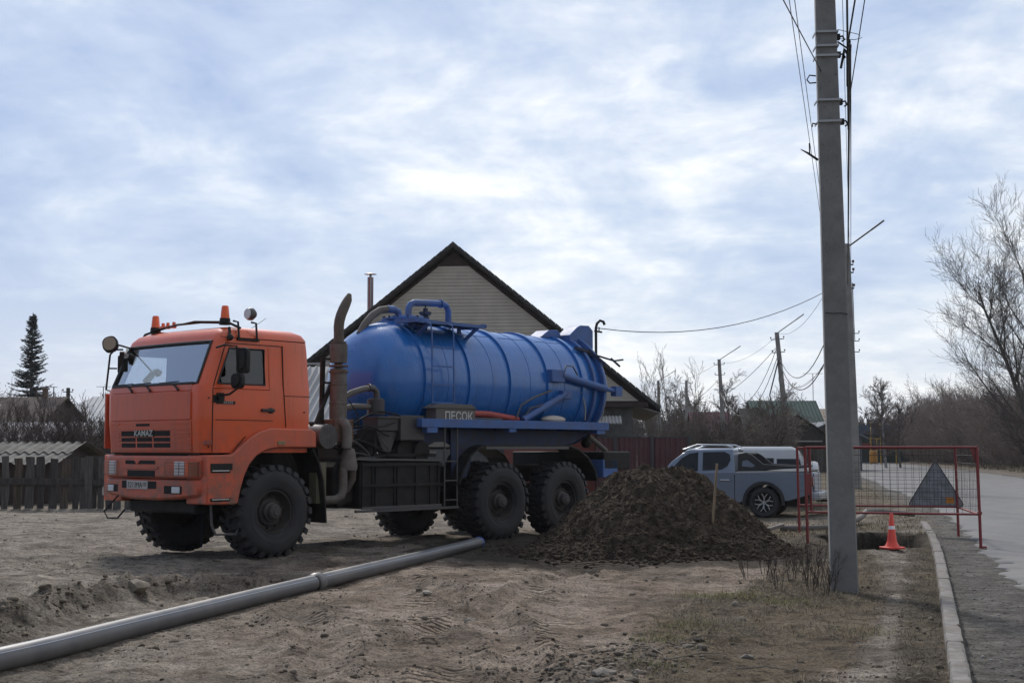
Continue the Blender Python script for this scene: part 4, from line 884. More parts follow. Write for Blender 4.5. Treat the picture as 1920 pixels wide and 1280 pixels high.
# ------------------------------------------------------------------ mound of dug soil
def soil_mat(name, c1, c2, c3):
    m = mat(name, c1, .95, col2=c3, nscale=11, nlo=.35, nhi=.72, bump=1.0, bscale=48, spec=.1, detail=10, bdist=.03); return m
soil = soil_mat('dug_soil', (.030, .0235, .0175), None, (.115, .089, .066))
MC = (1.95, 20.0)
def mound_z(x, y):
    # main cone, lower right hump, shallow skirt
    def cone(cx, cy, rx, ry, h, p=1.35):
        r = np.hypot((x-cx)/rx, (y-cy)/ry); return h*np.clip(1-r**p, 0, None)
    wx = fbm(x*.9, y*.9, 11, 3)*.25; wy = fbm(x*.9, y*.9, 12, 3)*.25
    x0, y0 = x, y; x = x+wx; y = y+wy
    a = cone(2.12, 20.15, 1.95, 2.3, 1.62, 1.0); b = cone(2.35, 20.4, 1.75, 1.9, 1.55, 1.1); c = cone(3.15, 19.3, 1.15, 1.2, .52, 1.3); d = cone(1.35, 19.4, 1.3, 1.3, .46, 1.2); e = cone(.75, 19.2, .9, .8, .16, 1.5)
    z = np.maximum.reduce([a, b, c, d, e]); z2 = np.log(np.exp(a*9)+np.exp(b*9)+np.exp(c*9)+np.exp(d*9)+np.exp(e*9))/9-np.log(5)/9
    z = z*.5+z2*.5
    z = np.where(z > 1.05, 1.05+(z-1.05)*.42, z)*1.03
    k = np.clip(z/.25, 0, 1)
    z = z+k*(fbm(x0*3, y0*3, 71, 4, .6)*.13+fbm(x0*13, y0*13, 75, 3, .6)*.045)
    # slipped gully on the right shoulder
    g = linedist(x0, y0, [(2.75, 19.9), (3.0, 19.4), (3.1, 18.9)]); z = z-.20*np.exp(-(g/.22)**2)*(z > .3)
    return z
xs = np.linspace(-.7, 4.7, 240); ysm = np.linspace(17.2, 23.2, 260); X, Y = np.meshgrid(xs, ysm); Z0 = mound_z(X, Y); Zg = hz(X, Y); Z = Zg+np.where(Z0 > .01, Z0, -.06)
V = np.stack([X-MC[0], Y-MC[1], Z], -1).reshape(-1, 3); nx = len(xs); i = np.arange(len(ysm)-1)[:, None]*nx+np.arange(nx-1)[None]
F = np.stack([i, i+1, i+nx+1, i+nx], -1).reshape(-1, 4); zf = Z0.reshape(-1); keep = (zf[F] > -.2).any(1) & ((zf[F] > .004).any(1)); F = F[keep]
mound = empty('soil_mound', (MC[0], MC[1], 0)); tag(mound, 'dark heap of freshly dug soil between the truck and the grey pickup', 'soil heap')
mo_ = npmesh('soil_surface', V, F, soil, mound, 70)
# clod prototypes, placed by numpy
def ico(sub=1):
    import bmesh
    bm = bmesh.new(); bmesh.ops.create_icosphere(bm, subdivisions=sub, radius=1); v = np.array([q.co[:] for q in bm.verts]); f = np.array([[q.index for q in t.verts] for t in bm.faces]); bm.free(); return v, f
IV1, IF1 = ico(1); IV2, IF2 = ico(2)
def clods(name, P, Sz, m, parent=None, sub=1, flat=.65, jit=.28, smooth=None, kind='stuff', label=None, cat=None):
    iv, jf = (IV1, IF1) if sub == 1 else (IV2, IF2); n = len(P); k = len(iv)
    s = Sz[:, None, None]*np.array([1, 1, flat])*rng.uniform(.7, 1.3, (n, 1, 3)); v = iv[None]*(1+rng.uniform(-jit, jit, (n, k, 1)))*s
    a = rng.uniform(0, 6.28, n); c, t = np.cos(a)[:, None], np.sin(a)[:, None]; x = v[..., 0]*c-v[..., 1]*t; y = v[..., 0]*t+v[..., 1]*c
    v = np.stack([x, y, v[..., 2]], -1)+P[:, None, :]; f = (jf[None]+np.arange(n)[:, None, None]*k).reshape(-1, 3)
    o = npmesh(name, v.reshape(-1, 3), f, m, parent, smooth); 
    if kind: o['kind'] = kind
    if label: o['label'] = label
    if cat: o['category'] = cat
    return o
n = 42000; x = rng.uniform(-.4, 4.6, n); y = rng.uniform(17.4, 22.5, n); z0 = mound_z(x, y); kk = z0 > .03; x, y, z0 = x[kk], y[kk], z0[kk]
sz = rng.lognormal(-4.75, .5, len(x)); sz = np.clip(sz*(1+.9*np.exp(-z0*6)), .0035, .021)
clods('soil_crumbs', np.stack([x-MC[0], y-MC[1], hz(x, y)+z0+sz*.2], -1), sz, soil, mound, jit=.4)
# lumps round the foot
n = 900; t = rng.uniform(math.pi*.95, math.pi*2.05, n); rr = rng.normal(1.0, .09, n); x = 2.05+2.05*np.cos(t)*rr; y = 20.0+2.12*np.sin(t)*rr; sz = np.clip(rng.lognormal(-4.0, .5, n), .009, .045)
clods('soil_lumps', np.stack([x, y, hz(x, y)+np.clip(mound_z(x, y), 0, None)+sz*.25], -1), sz, soil, None, 2, .7, .24, None, label='dark soil lumps strewn round the foot of the heap', cat='soil')
# small clods, crumbs and stones on the lot
n = 62000; y = 7.5+rng.random(n)**1.5*26; x = rng.uniform(-1, 1, n)*(y*.42); nn_ = fbm(x*1.1, y*1.1, 15, 3); b = linedist(x, y, BERM); rut = np.minimum.reduce([linedist(x, y, r_) for r_ in RUTS])
pr = .10+.9*(nn_ > .12)+2.2*np.exp(-(b/.35)**2)+.9*np.exp(-((rut-.25)/.15)**2); kk = (rng.random(n) < pr*.45) & (x < xk(y)-.05) & (polydist(x, y, PIT) > .05); x, y, b = x[kk], y[kk], b[kk]
sz = np.clip(rng.lognormal(-5.05, .6, len(x))*(1+1.1*np.exp(-(b/.3)**2)), .003, .05)
clod_m = mat('dry_clods', (.085, .068, .05), .95, col2=(.21, .175, .14), nscale=3, bump=.6, bscale=60, spec=.1)
clods('earth_crumbs', np.stack([x, y, hz(x, y)+sz*.15], -1), sz, clod_m, label='loose dry earth crumbs scattered over the lot', cat='earth')
n = 3500; y = 7.5+rng.random(n)**1.5*30; x = xk(y)+rng.uniform(.15, 1.5, n); kk = x < xr(y)+.15; x, y = x[kk], y[kk]; sz = np.clip(rng.lognormal(-5.2, .5, len(x)), .003, .022)
clods('gravel', np.stack([x, y, hz(x, y)+sz*.2], -1), sz, mat('road_gravel', (.10, .095, .09), .9, col2=(.26, .25, .23), nscale=9), label='fine gravel on the shoulder beside the kerb', cat='gravel')
for (x, y, s_, lb, c) in ((-3.92, 14.05, .17, 'pale flat lump of dried clay behind the grey pipe', (.15, .125, .095)), (.62, 9.1, .075, 'big pale broken clod at the bottom edge of the lot', (.12, .105, .088)), (2.72, 10.6, .035, 'small dark stone on the footpath by the kerb', (.03, .03, .03)), (-.35, 11.6, .05, 'small grey stone in the middle of the sandy lot', (.14, .12, .1)), (1.72, 9.9, .05, 'rounded stone in the grass below the pole', (.10, .09, .075)), (-.86, 13.6, .05, 'pale chip of rubble on the sand near the pipe', (.26, .23, .19))):
    o = clods('stone', np.array([[0., 0., s_*.25]]), np.array([s_]), mat('stone_%d' % int(x*100+9999), c, .9, col2=tuple(q*1.4 for q in c), nscale=9, bump=.6, bscale=25), None, 2, .5, .2, 25, None); o.location = (x, y, gz(x, y)); tag(o, lb, 'stone')
n = 900; x = rng.normal(.75, .38, n); y = 9.6+(x-.75)*1.2+rng.normal(0, .45, n); sz = np.clip(rng.lognormal(-4.75, .6, n), .005, .045)
clods('dry_clods', np.stack([x, y, hz(x, y)+sz*.2], -1), sz, mat('grey_clods', (.09, .075, .06), .95, col2=(.22, .19, .155), nscale=9, bump=1, bscale=40, spec=.1), None, 2, .6, .3, None, label='grey broken clods beside the dry grass', cat='earth')
# stake in the heap
stk_ = empty('wooden_stake', (2.83, 18.95, .30), 0); tag(stk_, 'thin wooden stake stuck upright in the side of the soil heap', 'stake')
obj('stake_shaft', MB().bar((-.04, 0, -.35), (.075, .02, .985), .042, .03), mat('raw_wood', (.26, .185, .115), .8, col2=(.18, .13, .085), nscale=6, stretch=(6, 6, .6), bump=.3), stk_, bevel=.006)
# ------------------------------------------------------------------ concrete power pole
conc = mat('pole_concrete', (.16, .157, .152), .88, col2=(.245, .24, .23), nscale=4.5, nlo=.34, nhi=.66, bump=.6, bscale=30, dirt=(.10, .094, .085), dirt_amt=.5, stretch=(1, 1, .8), bdist=.01)
conc2 = mat('old_pole_concrete', (.19, .185, .175), .9, col2=(.26, .25, .235), nscale=2, bump=.3)
galv = mat('galvanised_band', (.34, .34, .34), .45, .6); porc = mat('insulator_porcelain', (.10, .045, .03), .3); wirem = mat('cable_black', (.012, .012, .013), .6); alum = mat('aluminium_wire', (.08, .08, .085), .5, .3)
def pole_body(h, w0, w1, d0, d1, ch=.3):
    # trapezoid section: wide face towards the camera, chamfered
    mb = MB(); vs = []
    n = 14
    for k in range(n+1):
        t = k/n; w = w0+(w1-w0)*t; d = d0+(d1-d0)*t; z = -.3+(h+.3)*t
        for x, y in ((-.5, -.42), (-.44, -.5), (.44, -.5), (.5, -.42), (.42, .42), (.36, .5), (-.36, .5), (-.42, .42)): vs.append((x*w, y*d, z))
    fs = [(k*8+j, k*8+(j+1) % 8, (k+1)*8+(j+1) % 8, (k+1)*8+j) for k in range(n) for j in range(8)]+[tuple(range(7, -1, -1)), tuple(n*8+j for j in range(8))]
    return mb.add(vs, fs)
P1 = (3.54, 14.42); np_ = empty('power_pole', (P1[0], P1[1], gz(*P1)), R(-3)); np_.rotation_euler = (0, R(-.75), R(-3))
tag(np_, 'thick near concrete power pole standing in dry grass by the kerb', 'pole')
ps = obj('pole_shaft', pole_body(9.4, .292, .185, .26, .18), conc, np_, 40)
def wz(z): return (.292+(.185-.292)*(z+.3)/9.7)/2
for v, in ((55,), (82,), (101,), (187,), (228,)):
    z = 1.5+(840-v)/2500*14.4*1.0+.06; w = wz(z)+.004
    obj('clamp_band', MB().box(-w-.006, w+.006, -.13, -.10, z-.012, z+.012).box(-w-.008, -w, -.13, .1, z-.012, z+.012).box(w, w+.008, -.13, .1, z-.012, z+.012), galv, np_)
hk = MB()
for z, s_ in ((6.05, 1), (5.85, 1), (5.32, 1), (5.10, 1.2)):
    w = wz(z); hk.box(w, w+.05*s_, -.03, .03, z-.03, z+.03).tube([(w+.03, 0, z), (w+.08, 0, z+.01), (w+.10, 0, z-.03), (w+.07, 0, z-.05)], .011, 6)
obj('cable_hook', hk, black, np_)
obj('cable_hook', MB().tube([(-wz(5.6), 0, 5.62), (-wz(5.6)-.07, 0, 5.63), (-wz(5.6)-.10, 0, 5.58), (-wz(5.6)-.07, 0, 5.54), (-wz(5.6), 0, 5.545)], .008, 6), black, np_)
obj('cable_hook', MB().tube([(-wz(5.08), 0, 5.08), (-wz(5)-.05, 0, 5.09), (-wz(5)-.055, 0, 5.05)], .01, 6), galv, np_)
obj('bracket_arm', MB().tube([(-wz(4.7), 0, 4.68), (-wz(4.7)-.11, 0, 4.76), (-wz(4.7)-.19, -.02, 4.80)], [.014, .012, .004], 6).tube([(-wz(4.7)-.09, 0, 4.75), (-wz(4.7)-.09, 0, 4.87)], .008, 6), black, np_)
obj('cable_bundle', MB().tube([(wz(6)+.05, 0, 5.7), (wz(6)+.10, .02, 5.92), (wz(6)+.13, .02, 5.86), (wz(6)+.12, .02, 5.5)], .015, 6).tube([(wz(6)+.02, 0, 6.0), (wz(6)+.13, .0, 5.92), (wz(6)+.17, .0, 5.96), (wz(6)+.16, 0, 5.88)], .010, 6).tube([(wz(6)+.02, -.05, 6.12), (wz(6)+.24, -.05, 6.06), (wz(6)+.28, -.05, 6.02), (wz(6)+.20, -.05, 6.0), (wz(6), -.05, 6.02)], .004, 5), wirem, np_, 60)
pm_ = MB(); random.seed(9)
for k in range(70):
    z_ = random.uniform(.1, 6.2); w_ = wz(z_)*.85; pm_.sphere((random.uniform(-w_, w_), -.1235+.004*(z_/9.4)*8, z_), random.uniform(.003, .008), .004, random.uniform(.003, .010), 6, 4)
obj('casting_pore', pm_, void, np_)['kind'] = 'stuff'
ck = MB(); ck.tube([(-.12, -.1275, 2.985), (-.03, -.1285, 2.975), (.05, -.1285, 2.98), (.12, -.127, 2.965)], .004, 4); obj('crack', ck, void, np_)
def lamp_arm(root, z, L, rise, ang=0):
    c, s_ = math.cos(ang), math.sin(ang)
    obj('lamp_arm', MB().tube([(0, 0, z-.4), (.02*c, 0, z), (.15*c, .1*s_, z+.12), (L*c, L*s_, z+rise)], .03, 8), black, root, 60)
    a = Vector((L*c, L*s_, z+rise)); d = Vector((c*L, s_*L, rise)).normalized()
    obj('lamp_head', MB().bar(a-d*.05, a+d*.55, .14, .07), greyst, root, bevel=.02)
def cross(root, z, w, n=1):
    mb = MB().bar((-w, -.06, z), (w, -.06, z), .05); ins = MB()
    for x in (-w, w): ins.tube([(x, -.06, z), (x, -.06, z+.10)], .012, 6).disc(.045, .05, z+.08, z+.17, (x, -.06, 0), 'z', 10)
    o = obj('crossarm', mb, black, root); obj('insulator', ins, porc, root); return o
P2 = (12.75, 50.0); p2 = empty('power_pole', (*P2, 0)); p2.rotation_euler = (0, R(-.9), 0); tag(p2, 'second concrete pole with a street lamp, half hidden behind the near pole', 'street lamp')
obj('pole_shaft', pole_body(9.2, .50, .30, .3, .22), conc2, p2, 40); lamp_arm(p2, 9.0, 1.05, .75)
for z, w_ in ((8.4, .26), (8.1, .26), (7.5, .26)): cross(p2, z, w_)
obj('crossarm', MB().bar((-.95, -.06, 8.55), (0, -.06, 8.55), .05), black, p2)
P3 = (22.0, 86.0); p3 = empty('power_pole', (*P3, 0)); tag(p3, 'distant pole of the roadside row, seen just right of the near pole', 'pole'); obj('pole_shaft', pole_body(9.2, .34, .24, .3, .2), conc2, p3, 40)
for z in (8.9, 8.4, 7.7): cross(p3, z, .45)
FP = [((1480, 86), 7.2, 9.1, R(-4.8), 'leaning concrete street lamp pole above the wooden gable house', 1), ((1358, 111), 7, 9.0, R(-2.6), 'street lamp pole in front of the red roof, second from the right', 1), ((1237, 140), 7, 8.7, R(-1), 'far street lamp pole just right of the siding house', 1)]
fpo = []
for (u, Yd), _, h, lean, lb, lamp in FP:
    r_ = empty('power_pole', ((u-960)/2500*Yd, Yd, -.1)); r_.rotation_euler = (0, lean, 0); tag(r_, lb, 'street lamp')
    obj('pole_shaft', pole_body(h, .42, .27, .3, .22), conc2, r_, 40); lamp_arm(r_, h-.1, 1.4, .85); cross(r_, h-.45, .42); cross(r_, h-1.3, .40); fpo.append(r_)
    obj('pole_cable', MB().tube([(-.1, -.2, h-1.8), (-.9, -.3, h-4), (-.7, -.3, h-5.5), (.25, -.2, h-8.5)] if u == 1480 else [(.1, -.2, h-2.4), (.5, -.2, h-4), (.35, -.2, h-8.6)], .045, 6), wirem, r_, 60)
r_ = empty('power_pole', (17.0, 130, -.1)); tag(r_, 'A-shaped braced pole rising behind the dark red fence', 'pole'); obj('pole_shaft', pole_body(8.2, .36, .26, .3, .22), conc2, r_, 40); obj('pole_brace', MB().bar((.1, .1, 6.6), (1.7, .1, 0), .26), conc2, r_); cross(r_, 7.9, .6); cross(r_, 6.8, .6)
# wires (each span one thing)
def wire(p, q, sag, r, label, m=wirem, grp=None, n=14):
    p = Vector(p); q = Vector(q); pts = [p.lerp(q, t/n)-Vector((0, 0, sag*4*(t/n)*(1-t/n))) for t in range(n+1)]
    o = obj('overhead_wire', MB().tube(pts, r, 5, False), m, None, 60); tag(o, label, 'wire', grp or 'overhead wires'); return o
nx_, ny_ = P1; d2 = (P2[0]-P1[0])/(P2[1]-P1[1])
wire((nx_+.16, ny_-.1, 5.95), (P2[0]-.1, 49.9, 7.7), .1, .018, 'thick black cable running down behind the right side of the near pole')
wire((nx_+.20, ny_, 5.92), (P2[0]+.05, 50, 8.3), .15, .008, 'thin wire hanging from the hook on the near pole')
wire((nx_+.10, ny_, 9.3), (P2[0]+.02, 50, 8.7), .35, .006, 'outermost thin wire right of the near pole', alum)
wire((.4, 6, 5.3), (nx_-.12, ny_, 5.62), .02, .006, 'wire dropping steeply from the top edge to the near pole', alum)
wire((.71, 6, 8.1), (11.9, 50, 8.6), .0, .007, 'left one of the two close wires beside the near pole', alum)
wire((.80, 6, 8.0), (12.0, 50, 8.5), .0, .007, 'right one of the two close wires beside the near pole', alum)
wire((nx_+.0, ny_-3, 8.4), (nx_+.14, ny_-.1, 5.9), .02, .010, 'black cable crossing the face of the near pole from above')
wire((nx_-.05, ny_-4, 9.0), (nx_+.15, ny_-.13, 5.35), .02, .006, 'thin wire crossing the face of the near pole lower down')
wire((nx_+.17, ny_-.1, 9.3), (nx_+.17, ny_+.05, 5.0), 0, .013, 'black cable clipped upright along the right edge of the near pole')
wire((P2[0]+.1, 50, 7.7), (P3[0]+.2, 86, 8.4), .5, .02, 'cable between the two far roadside poles', wirem)
wire((2.45, 38.3, 4.95), (P2[0]-.3, 50, 7.75), .75, .013, 'sagging service wire from the hooked pipe mast to the road poles')
pB = (17.25, 86, 9.0)
wire((17.3, 86, 7.3), (P2[0]-.2, 50.2, 7.5), 2.2, .022, 'upper black cable sagging from the leaning lamp pole to the right')
wire((17.3, 86, 7.0), (P2[0]-.2, 50.2, 6.6), 2.3, .026, 'deep sagging black cable right of the leaning lamp pole')
wire((17.4, 86, 6.2), (P2[0]-.2, 50.2, 6.2), 1.5, .012, 'thin lower cable right of the leaning lamp pole')
wire((17.5, 86, 5.3), (P2[0]-.2, 50.2, 5.5), .6, .008, 'lowest faint wire right of the leaning lamp pole', alum)
q2 = (17.25, 111, 7.0)
wire((17.1, 86, 8.0), (17.6, 111, 5.9), .3, .02, 'straight cable between the two leaning lamp poles')
wire((17.1, 86, 7.9), (17.4, 111, 6.6), 2.4, .02, 'middle slack cable between the leaning lamp poles')
wire((17.2, 86, 7.5), (17.3, 111, 6.2), 2.9, .022, 'lower slack cable between the leaning lamp poles')
wire((17.2, 111, 7.2), (15.6, 140, 5.2), .8, .018, 'cable from the middle lamp pole down to the far one')
wire((17.2, 111, 8.6), (15.5, 140, 8.3), .5, .012, 'top wire between the middle and the far lamp poles', alum)
wire((17.2, 86, 8.8), (17.2, 111, 8.6), .6, .010, 'top wire between the two leaning lamp poles', alum)
wire((17.3, 86, 8.9), (P2[0]-.2, 50.2, 8.6), .9, .010, 'top wire from the leaning lamp pole to the road poles', alum)
# pipe mast by the house
mast = empty('pipe_mast', (2.42, 38.3, 0)); tag(mast, 'dark hooked pipe mast standing at the back end of the tank', 'mast')
obj('mast_tube', MB().tube([(0, 0, 0), (0, 0, 4.95), (.03, 0, 5.08), (.12, 0, 5.17), (.22, 0, 5.13), (.25, 0, 5.04)], .04, 8), black, mast, 60); obj('mast_bracket', MB().bar((-.05, 0, 4.87), (.18, 0, 4.83), .05).bar((.09, 0, 4.85), (.09, 0, 4.98), .03), black, mast)
# ------------------------------------------------------------------ traffic cone
cone = empty('traffic_cone', (5.58, 19.75, gz(5.58, 19.75)), .4); tag(cone, 'orange red traffic cone with one white band at the pit edge', 'traffic cone')
cm = mat('cone_orange', (.72, .055, .03), .45, dirt=DUST, dirt_amt=.15)
obj('cone_body', MB().lathe([(.118, .02), (.105, .035), (.072, .10), (.068, .11), (.024, .505), (.018, .515), (0, .515)], (0, 0, 0), 'z', 28), cm, cone, 35)
obj('cone_band', MB().lathe([(.0545, .212), (.0562, .213), (.0435, .332), (.0418, .333)], (0, 0, 0), 'z', 28), mat('reflective_white', (.80, .80, .80), .4), cone, 35)
obj('cone_base', MB().prism(rrect(.29, .29, .05), 'z', 0, .028), cm, cone, 30, .005)
# ------------------------------------------------------------------ red mesh barrier
redm = mat('barrier_red', (.20, .012, .016), .45, dirt=DUST, dirt_amt=.25); meshm = mat('barrier_mesh', (.05, .035, .03), .6)
bar_ = empty('mesh_barrier', (0, 0, 0)); tag(bar_, 'red tube barrier with welded mesh fencing off the pit', 'barrier', None)
def panel(a, b, zt, zb, nx, nz, name='barrier'):
    a = Vector((*a, 0)); b = Vector((*b, 0))
    fr_ = MB(); r = .017
    fr_.tube([a+Vector((0, 0, zt)), b+Vector((0, 0, zt))], r, 8); fr_.tube([a+Vector((0, 0, zb)), b+Vector((0, 0, zb))], r, 8); obj('frame_rail', fr_, redm, bar_, 50)
    g = MB(); random.seed(4)
    for k in range(1, nx):
        p = a.lerp(b, k/nx)+Vector((0, 0, 0)); w1 = random.uniform(-.006, .006); g.tube([p+Vector((w1, 0, zt)), p+Vector((-w1, .008*math.sin(k), (zt+zb)/2)), p+Vector((0, 0, zb))], .0026, 4, False)
    for k in range(1, nz):
        z = zb+(zt-zb)*k/nz; w1 = random.uniform(-.01, .01); g.tube([a+Vector((0, 0, z)), a.lerp(b, .5)+Vector((0, 0, z+w1)), b+Vector((0, 0, z))], .0026, 4, False)
    o = obj('wire_mesh', g, meshm, bar_, None); 
A_, B_, C_, D_ = (4.62, 21.1), (7.09, 20.4), (7.62, 23.0), (5.05, 23.7)
for p, zt, zb in ((A_, 1.52, -.02), (B_, 1.52, -.01), (C_, 1.52, 0), (D_, 1.52, -.02)):
    obj('frame_post', MB().tube([(p[0], p[1], zt), (p[0]+.02, p[1], zb+gz(*p))], .024, 8), redm, bar_, 50)
obj('frame_post', MB().tube([(A_[0]+.07, A_[1], 1.50), (A_[0]+.09, A_[1]+.02, .50)], .02, 8).box(A_[0], A_[0]+.07, A_[1]-.02, A_[1]+.02, .78, 1.1), redm, bar_, 50)
panel(A_, B_, 1.515, .50, 22, 8); panel(B_, C_, 1.515, .50, 16, 8); panel(C_, D_, 1.505, .50, 22, 8)
obj('corner_plate', MB().prism([(B_[0]-.02, 1.5), (B_[0]-.10, 1.5), (B_[0]-.02, 1.28)], 'y', B_[1]+.02, B_[1]+.03).disc(.035, .035, B_[1]-.03, B_[1]+.0, (B_[0]+.01, 0, .52), 'y', 10), redm, bar_)
obj('post_foot', MB().box(B_[0]-.0, B_[0]+.10, B_[1]-.02, B_[1]+.03, gz(*B_)+.0, gz(*B_)+.03), redm, bar_)
# warning triangle (seen from behind)
sg = empty('warning_sign', (7.30, 23.10, .50), 0); sg.rotation_euler = (0, 0, R(165)); tag(sg, 'triangular road sign seen from its grey metal back on the barrier', 'sign')
def tri(w, h, r):
    P = [(-w/2, 0), (w/2, 0), (0, h)]; out = []
    for i in range(3):
        p = Vector(P[i]); a = (Vector(P[i-1])-p).normalized(); b = (Vector(P[(i+1) % 3])-p).normalized()
        for k in range(5): t = k/4; q0 = p+a*r*1.6; q1 = p+b*r*1.6; out.append(tuple((1-t)**2*q0+2*t*(1-t)*p+t*t*q1))
    return out
sgm = mat('sign_back_metal', (.19, .20, .22), .5, .3, col2=(.30, .31, .33), nscale=7, dirt=(.16, .15, .14), dirt_amt=.5)
obj('sign_plate', MB().prism(tri(.95, .80, .06), 'y', 0, .006), sgm, sg); 
rim_ = tri(.95, .80, .06); obj('sign_rim', MB().tube([(x, .004, z) for x, z in rim_]+[(rim_[0][0], .004, rim_[0][1])], .010, 6), greyst, sg, 50)
obj('sticker', MB().box(-.30, -.16, .0065, .009, .06, .16), mat('orange_sticker', (.42, .13, .02), .6, col2=(.6, .25, .03), nscale=30), sg)
# ------------------------------------------------------------------ hoses, planks near the pit
o = obj('black_hose', MB().tube([(4.9, 24.6, .04), (5.5, 24.5, .05), (6.1, 24.9, .06), (6.9, 26.6, .13), (7.4, 28.0, .20), (7.9, 28.9, .16), (8.4, 29.3, .10), (8.8, 29.4, .06)], .055, 10), hosem, None, 60); tag(o, 'dark ribbed hose lying on the grass behind the pit', 'hose')
o = obj('wood_offcut', MB().bar((4.55, 23.9, .06), (4.95, 24.6, .10), .08, .06), mat('grey_wood', (.17, .15, .13), .9, col2=(.10, .085, .07), nscale=4, stretch=(1, 8, 8)), None, bevel=.01); tag(o, 'short weathered log lying left of the red barrier post', 'log')
# ------------------------------------------------------------------ pickup (local: +x forward, +y left side, origin under the rear left wheel)
random.seed(11)
PY = math.radians(180-19)       # facing left and slightly away
pk_z = gz(6.3, 34.0)
pk = empty('pickup_truck', (6.36, 33.9, pk_z), PY); tag(pk, 'grey blue double cab pickup parked behind the soil heap', 'pickup')
carp = mat('grey_blue_metallic', (.17, .21, .28), .28, .4, col2=(.175, .215, .285), nscale=3, dirt=(.14, .13, .12), dirt_amt=.3, coat=.5)
WR = .39
def arc_pts(cx, cz, r, a0, a1, n=10): return [(cx+r*math.cos(R(a0+(a1-a0)*k/n)), cz+r*math.sin(R(a0+(a1-a0)*k/n))) for k in range(n+1)]
# side silhouette without cabin
def lower_body(y0, y1, sgn=1):
    P = [(-1.20, .62), (-1.22, 1.08), (-1.20, 1.16), (.70, 1.13), (.70, 1.16), (2.6, 1.12), (3.6, 1.06), (3.92, .95), (3.98, .55), (3.80, .42)]
    P += arc_pts(3.0, WR, .46, 5, 175)+[(2.4, .36), (.62, .38)]+arc_pts(0, WR, .46, 5, 175)+[(-.62, .44)]
    return MB().prism(P, 'y', y0, y1)
PW = 1.88
body = obj('body', MB().add(*[lower_body(0, -PW).v, lower_body(0, -PW).f]), carp, pk, 30, .07)
# cargo bed recess and cabin: loft
def cabin(z0, z1, x0a, x1a, x0b, x1b, ina):
    mb = MB(); v = []
    for z, xa, xb2, i_ in ((z0, x0a, x1a, .02), ((z0+z1)/2, (x0a+x0b)/2-.0, (x1a+x1b)/2+.06, ina*.5), (z1-.03, x0b, x1b, ina), (z1, x0b+.08, x1b-.12, ina+.12)): v += [(xa, -i_, z), (xb2, -i_, z), (xb2, -PW+i_, z), (xa, -PW+i_, z)]
    f = [(k*4+j, k*4+(j+1) % 4, (k+1)*4+(j+1) % 4, (k+1)*4+j) for k in range(3) for j in range(4)]+[(0, 1, 2, 3), (15, 14, 13, 12)]
    return mb.add(v, f)
obj('cab_roof', cabin(1.08, 1.76, .70, 2.66, .78, 1.96, .16), carp, pk, 35, .03)
def sidept(x, z, off=.012): # point on the leaning cabin side
    t = (z-1.08)/.65; return (x, -(.02+.14*t)+off, z)
def patch(name, P, m, par, off=.012, sgn=1):
    v = [sidept(x, z, off) for x, z in P]
    if sgn < 0: v = [(x, -PW-y, z) for x, y, z in v]
    return obj(name, MB().add(v, [tuple(range(len(v)))]), m, par, None)
for sgn in (1, -1):
    patch('rear_door_window', [(1.06, 1.22), (1.56, 1.19), (1.56, 1.66), (1.00, 1.67), (.86, 1.60), (.84, 1.46), (.92, 1.30)], glassp if 0 else mat('car_window_dark', (.006, .008, .011), .05, spec=.35), pk, .014, sgn)
    patch('front_door_window', [(1.68, 1.18), (2.42, 1.16), (2.12, 1.50), (1.92, 1.62), (1.68, 1.66)], mat('car_window_dark', (.012, .016, .022), .12), pk, .014, sgn)
obj('windscreen', MB().add([(2.67, -.14, 1.12), (2.67, -PW+.14, 1.12), (2.05, -PW+.22, 1.70), (2.05, -.22, 1.70)], [(0, 1, 2, 3)]), mat('car_window_dark', (.012, .016, .022), .12), pk, None)
rr_ = MB()
for y in (-.24, -PW+.24): rr_.tube([(.80, y, 1.78), (.98, y, 1.84), (1.73, y, 1.85), (2.10, y, 1.72)], .022, 8)
obj('roof_rail', rr_, mat('rail_silver', (.55, .56, .58), .3, .7), pk, 60)
gapm = MB()
for x in (.73, 1.62): gapm.box(x-.008, x+.008, -.004, .004, .45, 1.10)
gapm.box(.73, 2.6, -.003, .004, .455, .465); obj('panel_gap', gapm, void, pk)
obj('door_handle', MB().box(.86, 1.10, .0, .035, .93, .965), chrome, pk, bevel=.01)
obj('fuel_flap', MB().box(.46, .70, .001, .005, .90, 1.06), carp, pk, bevel=.003)
obj('wheel_arch_trim', MB().strip(arc_pts(0, WR+.01, .53, -8, 188, 14), 1, -.02, .045, .075), blackp, pk, 30); obj('wheel_arch_trim', MB().strip(arc_pts(3.0, WR+.01, .53, -8, 188, 14), 1, -.02, .045, .075), blackp, pk, 30)
obj('side_sill', MB().box(.6, 2.4, -.10, -.02, .30, .40), blackp, pk, bevel=.02)
# styling bar
sbm = MB()
for y in (-.16, -PW+.16):
    sbm.prism([(.66, 1.18), (.66, 1.62), (.45, 1.66), (.28, 1.58), (.02, 1.36), (-.60, 1.32), (-1.05, 1.32), (-1.0, 1.26), (-.50, 1.24), (.40, 1.16)], 'y', y-.04, y+.04)
sbm.bar((.45, -.16, 1.62), (.45, -PW+.16, 1.62), .10, .06)
obj('styling_bar', sbm, blackp, pk, 30, .02); obj('bar_opening', MB().prism([(.56, 1.30), (.54, 1.44), (.42, 1.46), (.22, 1.32), (.30, 1.28)], 'y', -.118, -.112), carp, pk)
obj('spot_lamp', MB().sphere((.63, -.35, 1.72), .06, n=10, m=6).sphere((.63, -.52, 1.72), .06, n=10, m=6), mat('rail_silver', (.55, .56, .58), .3, .7), pk, 60)
obj('bed_cover', MB().box(-1.16, .69, -PW+.08, -.08, 1.155, 1.20), mat('matt_black', (.02, .02, .02), .6), pk)
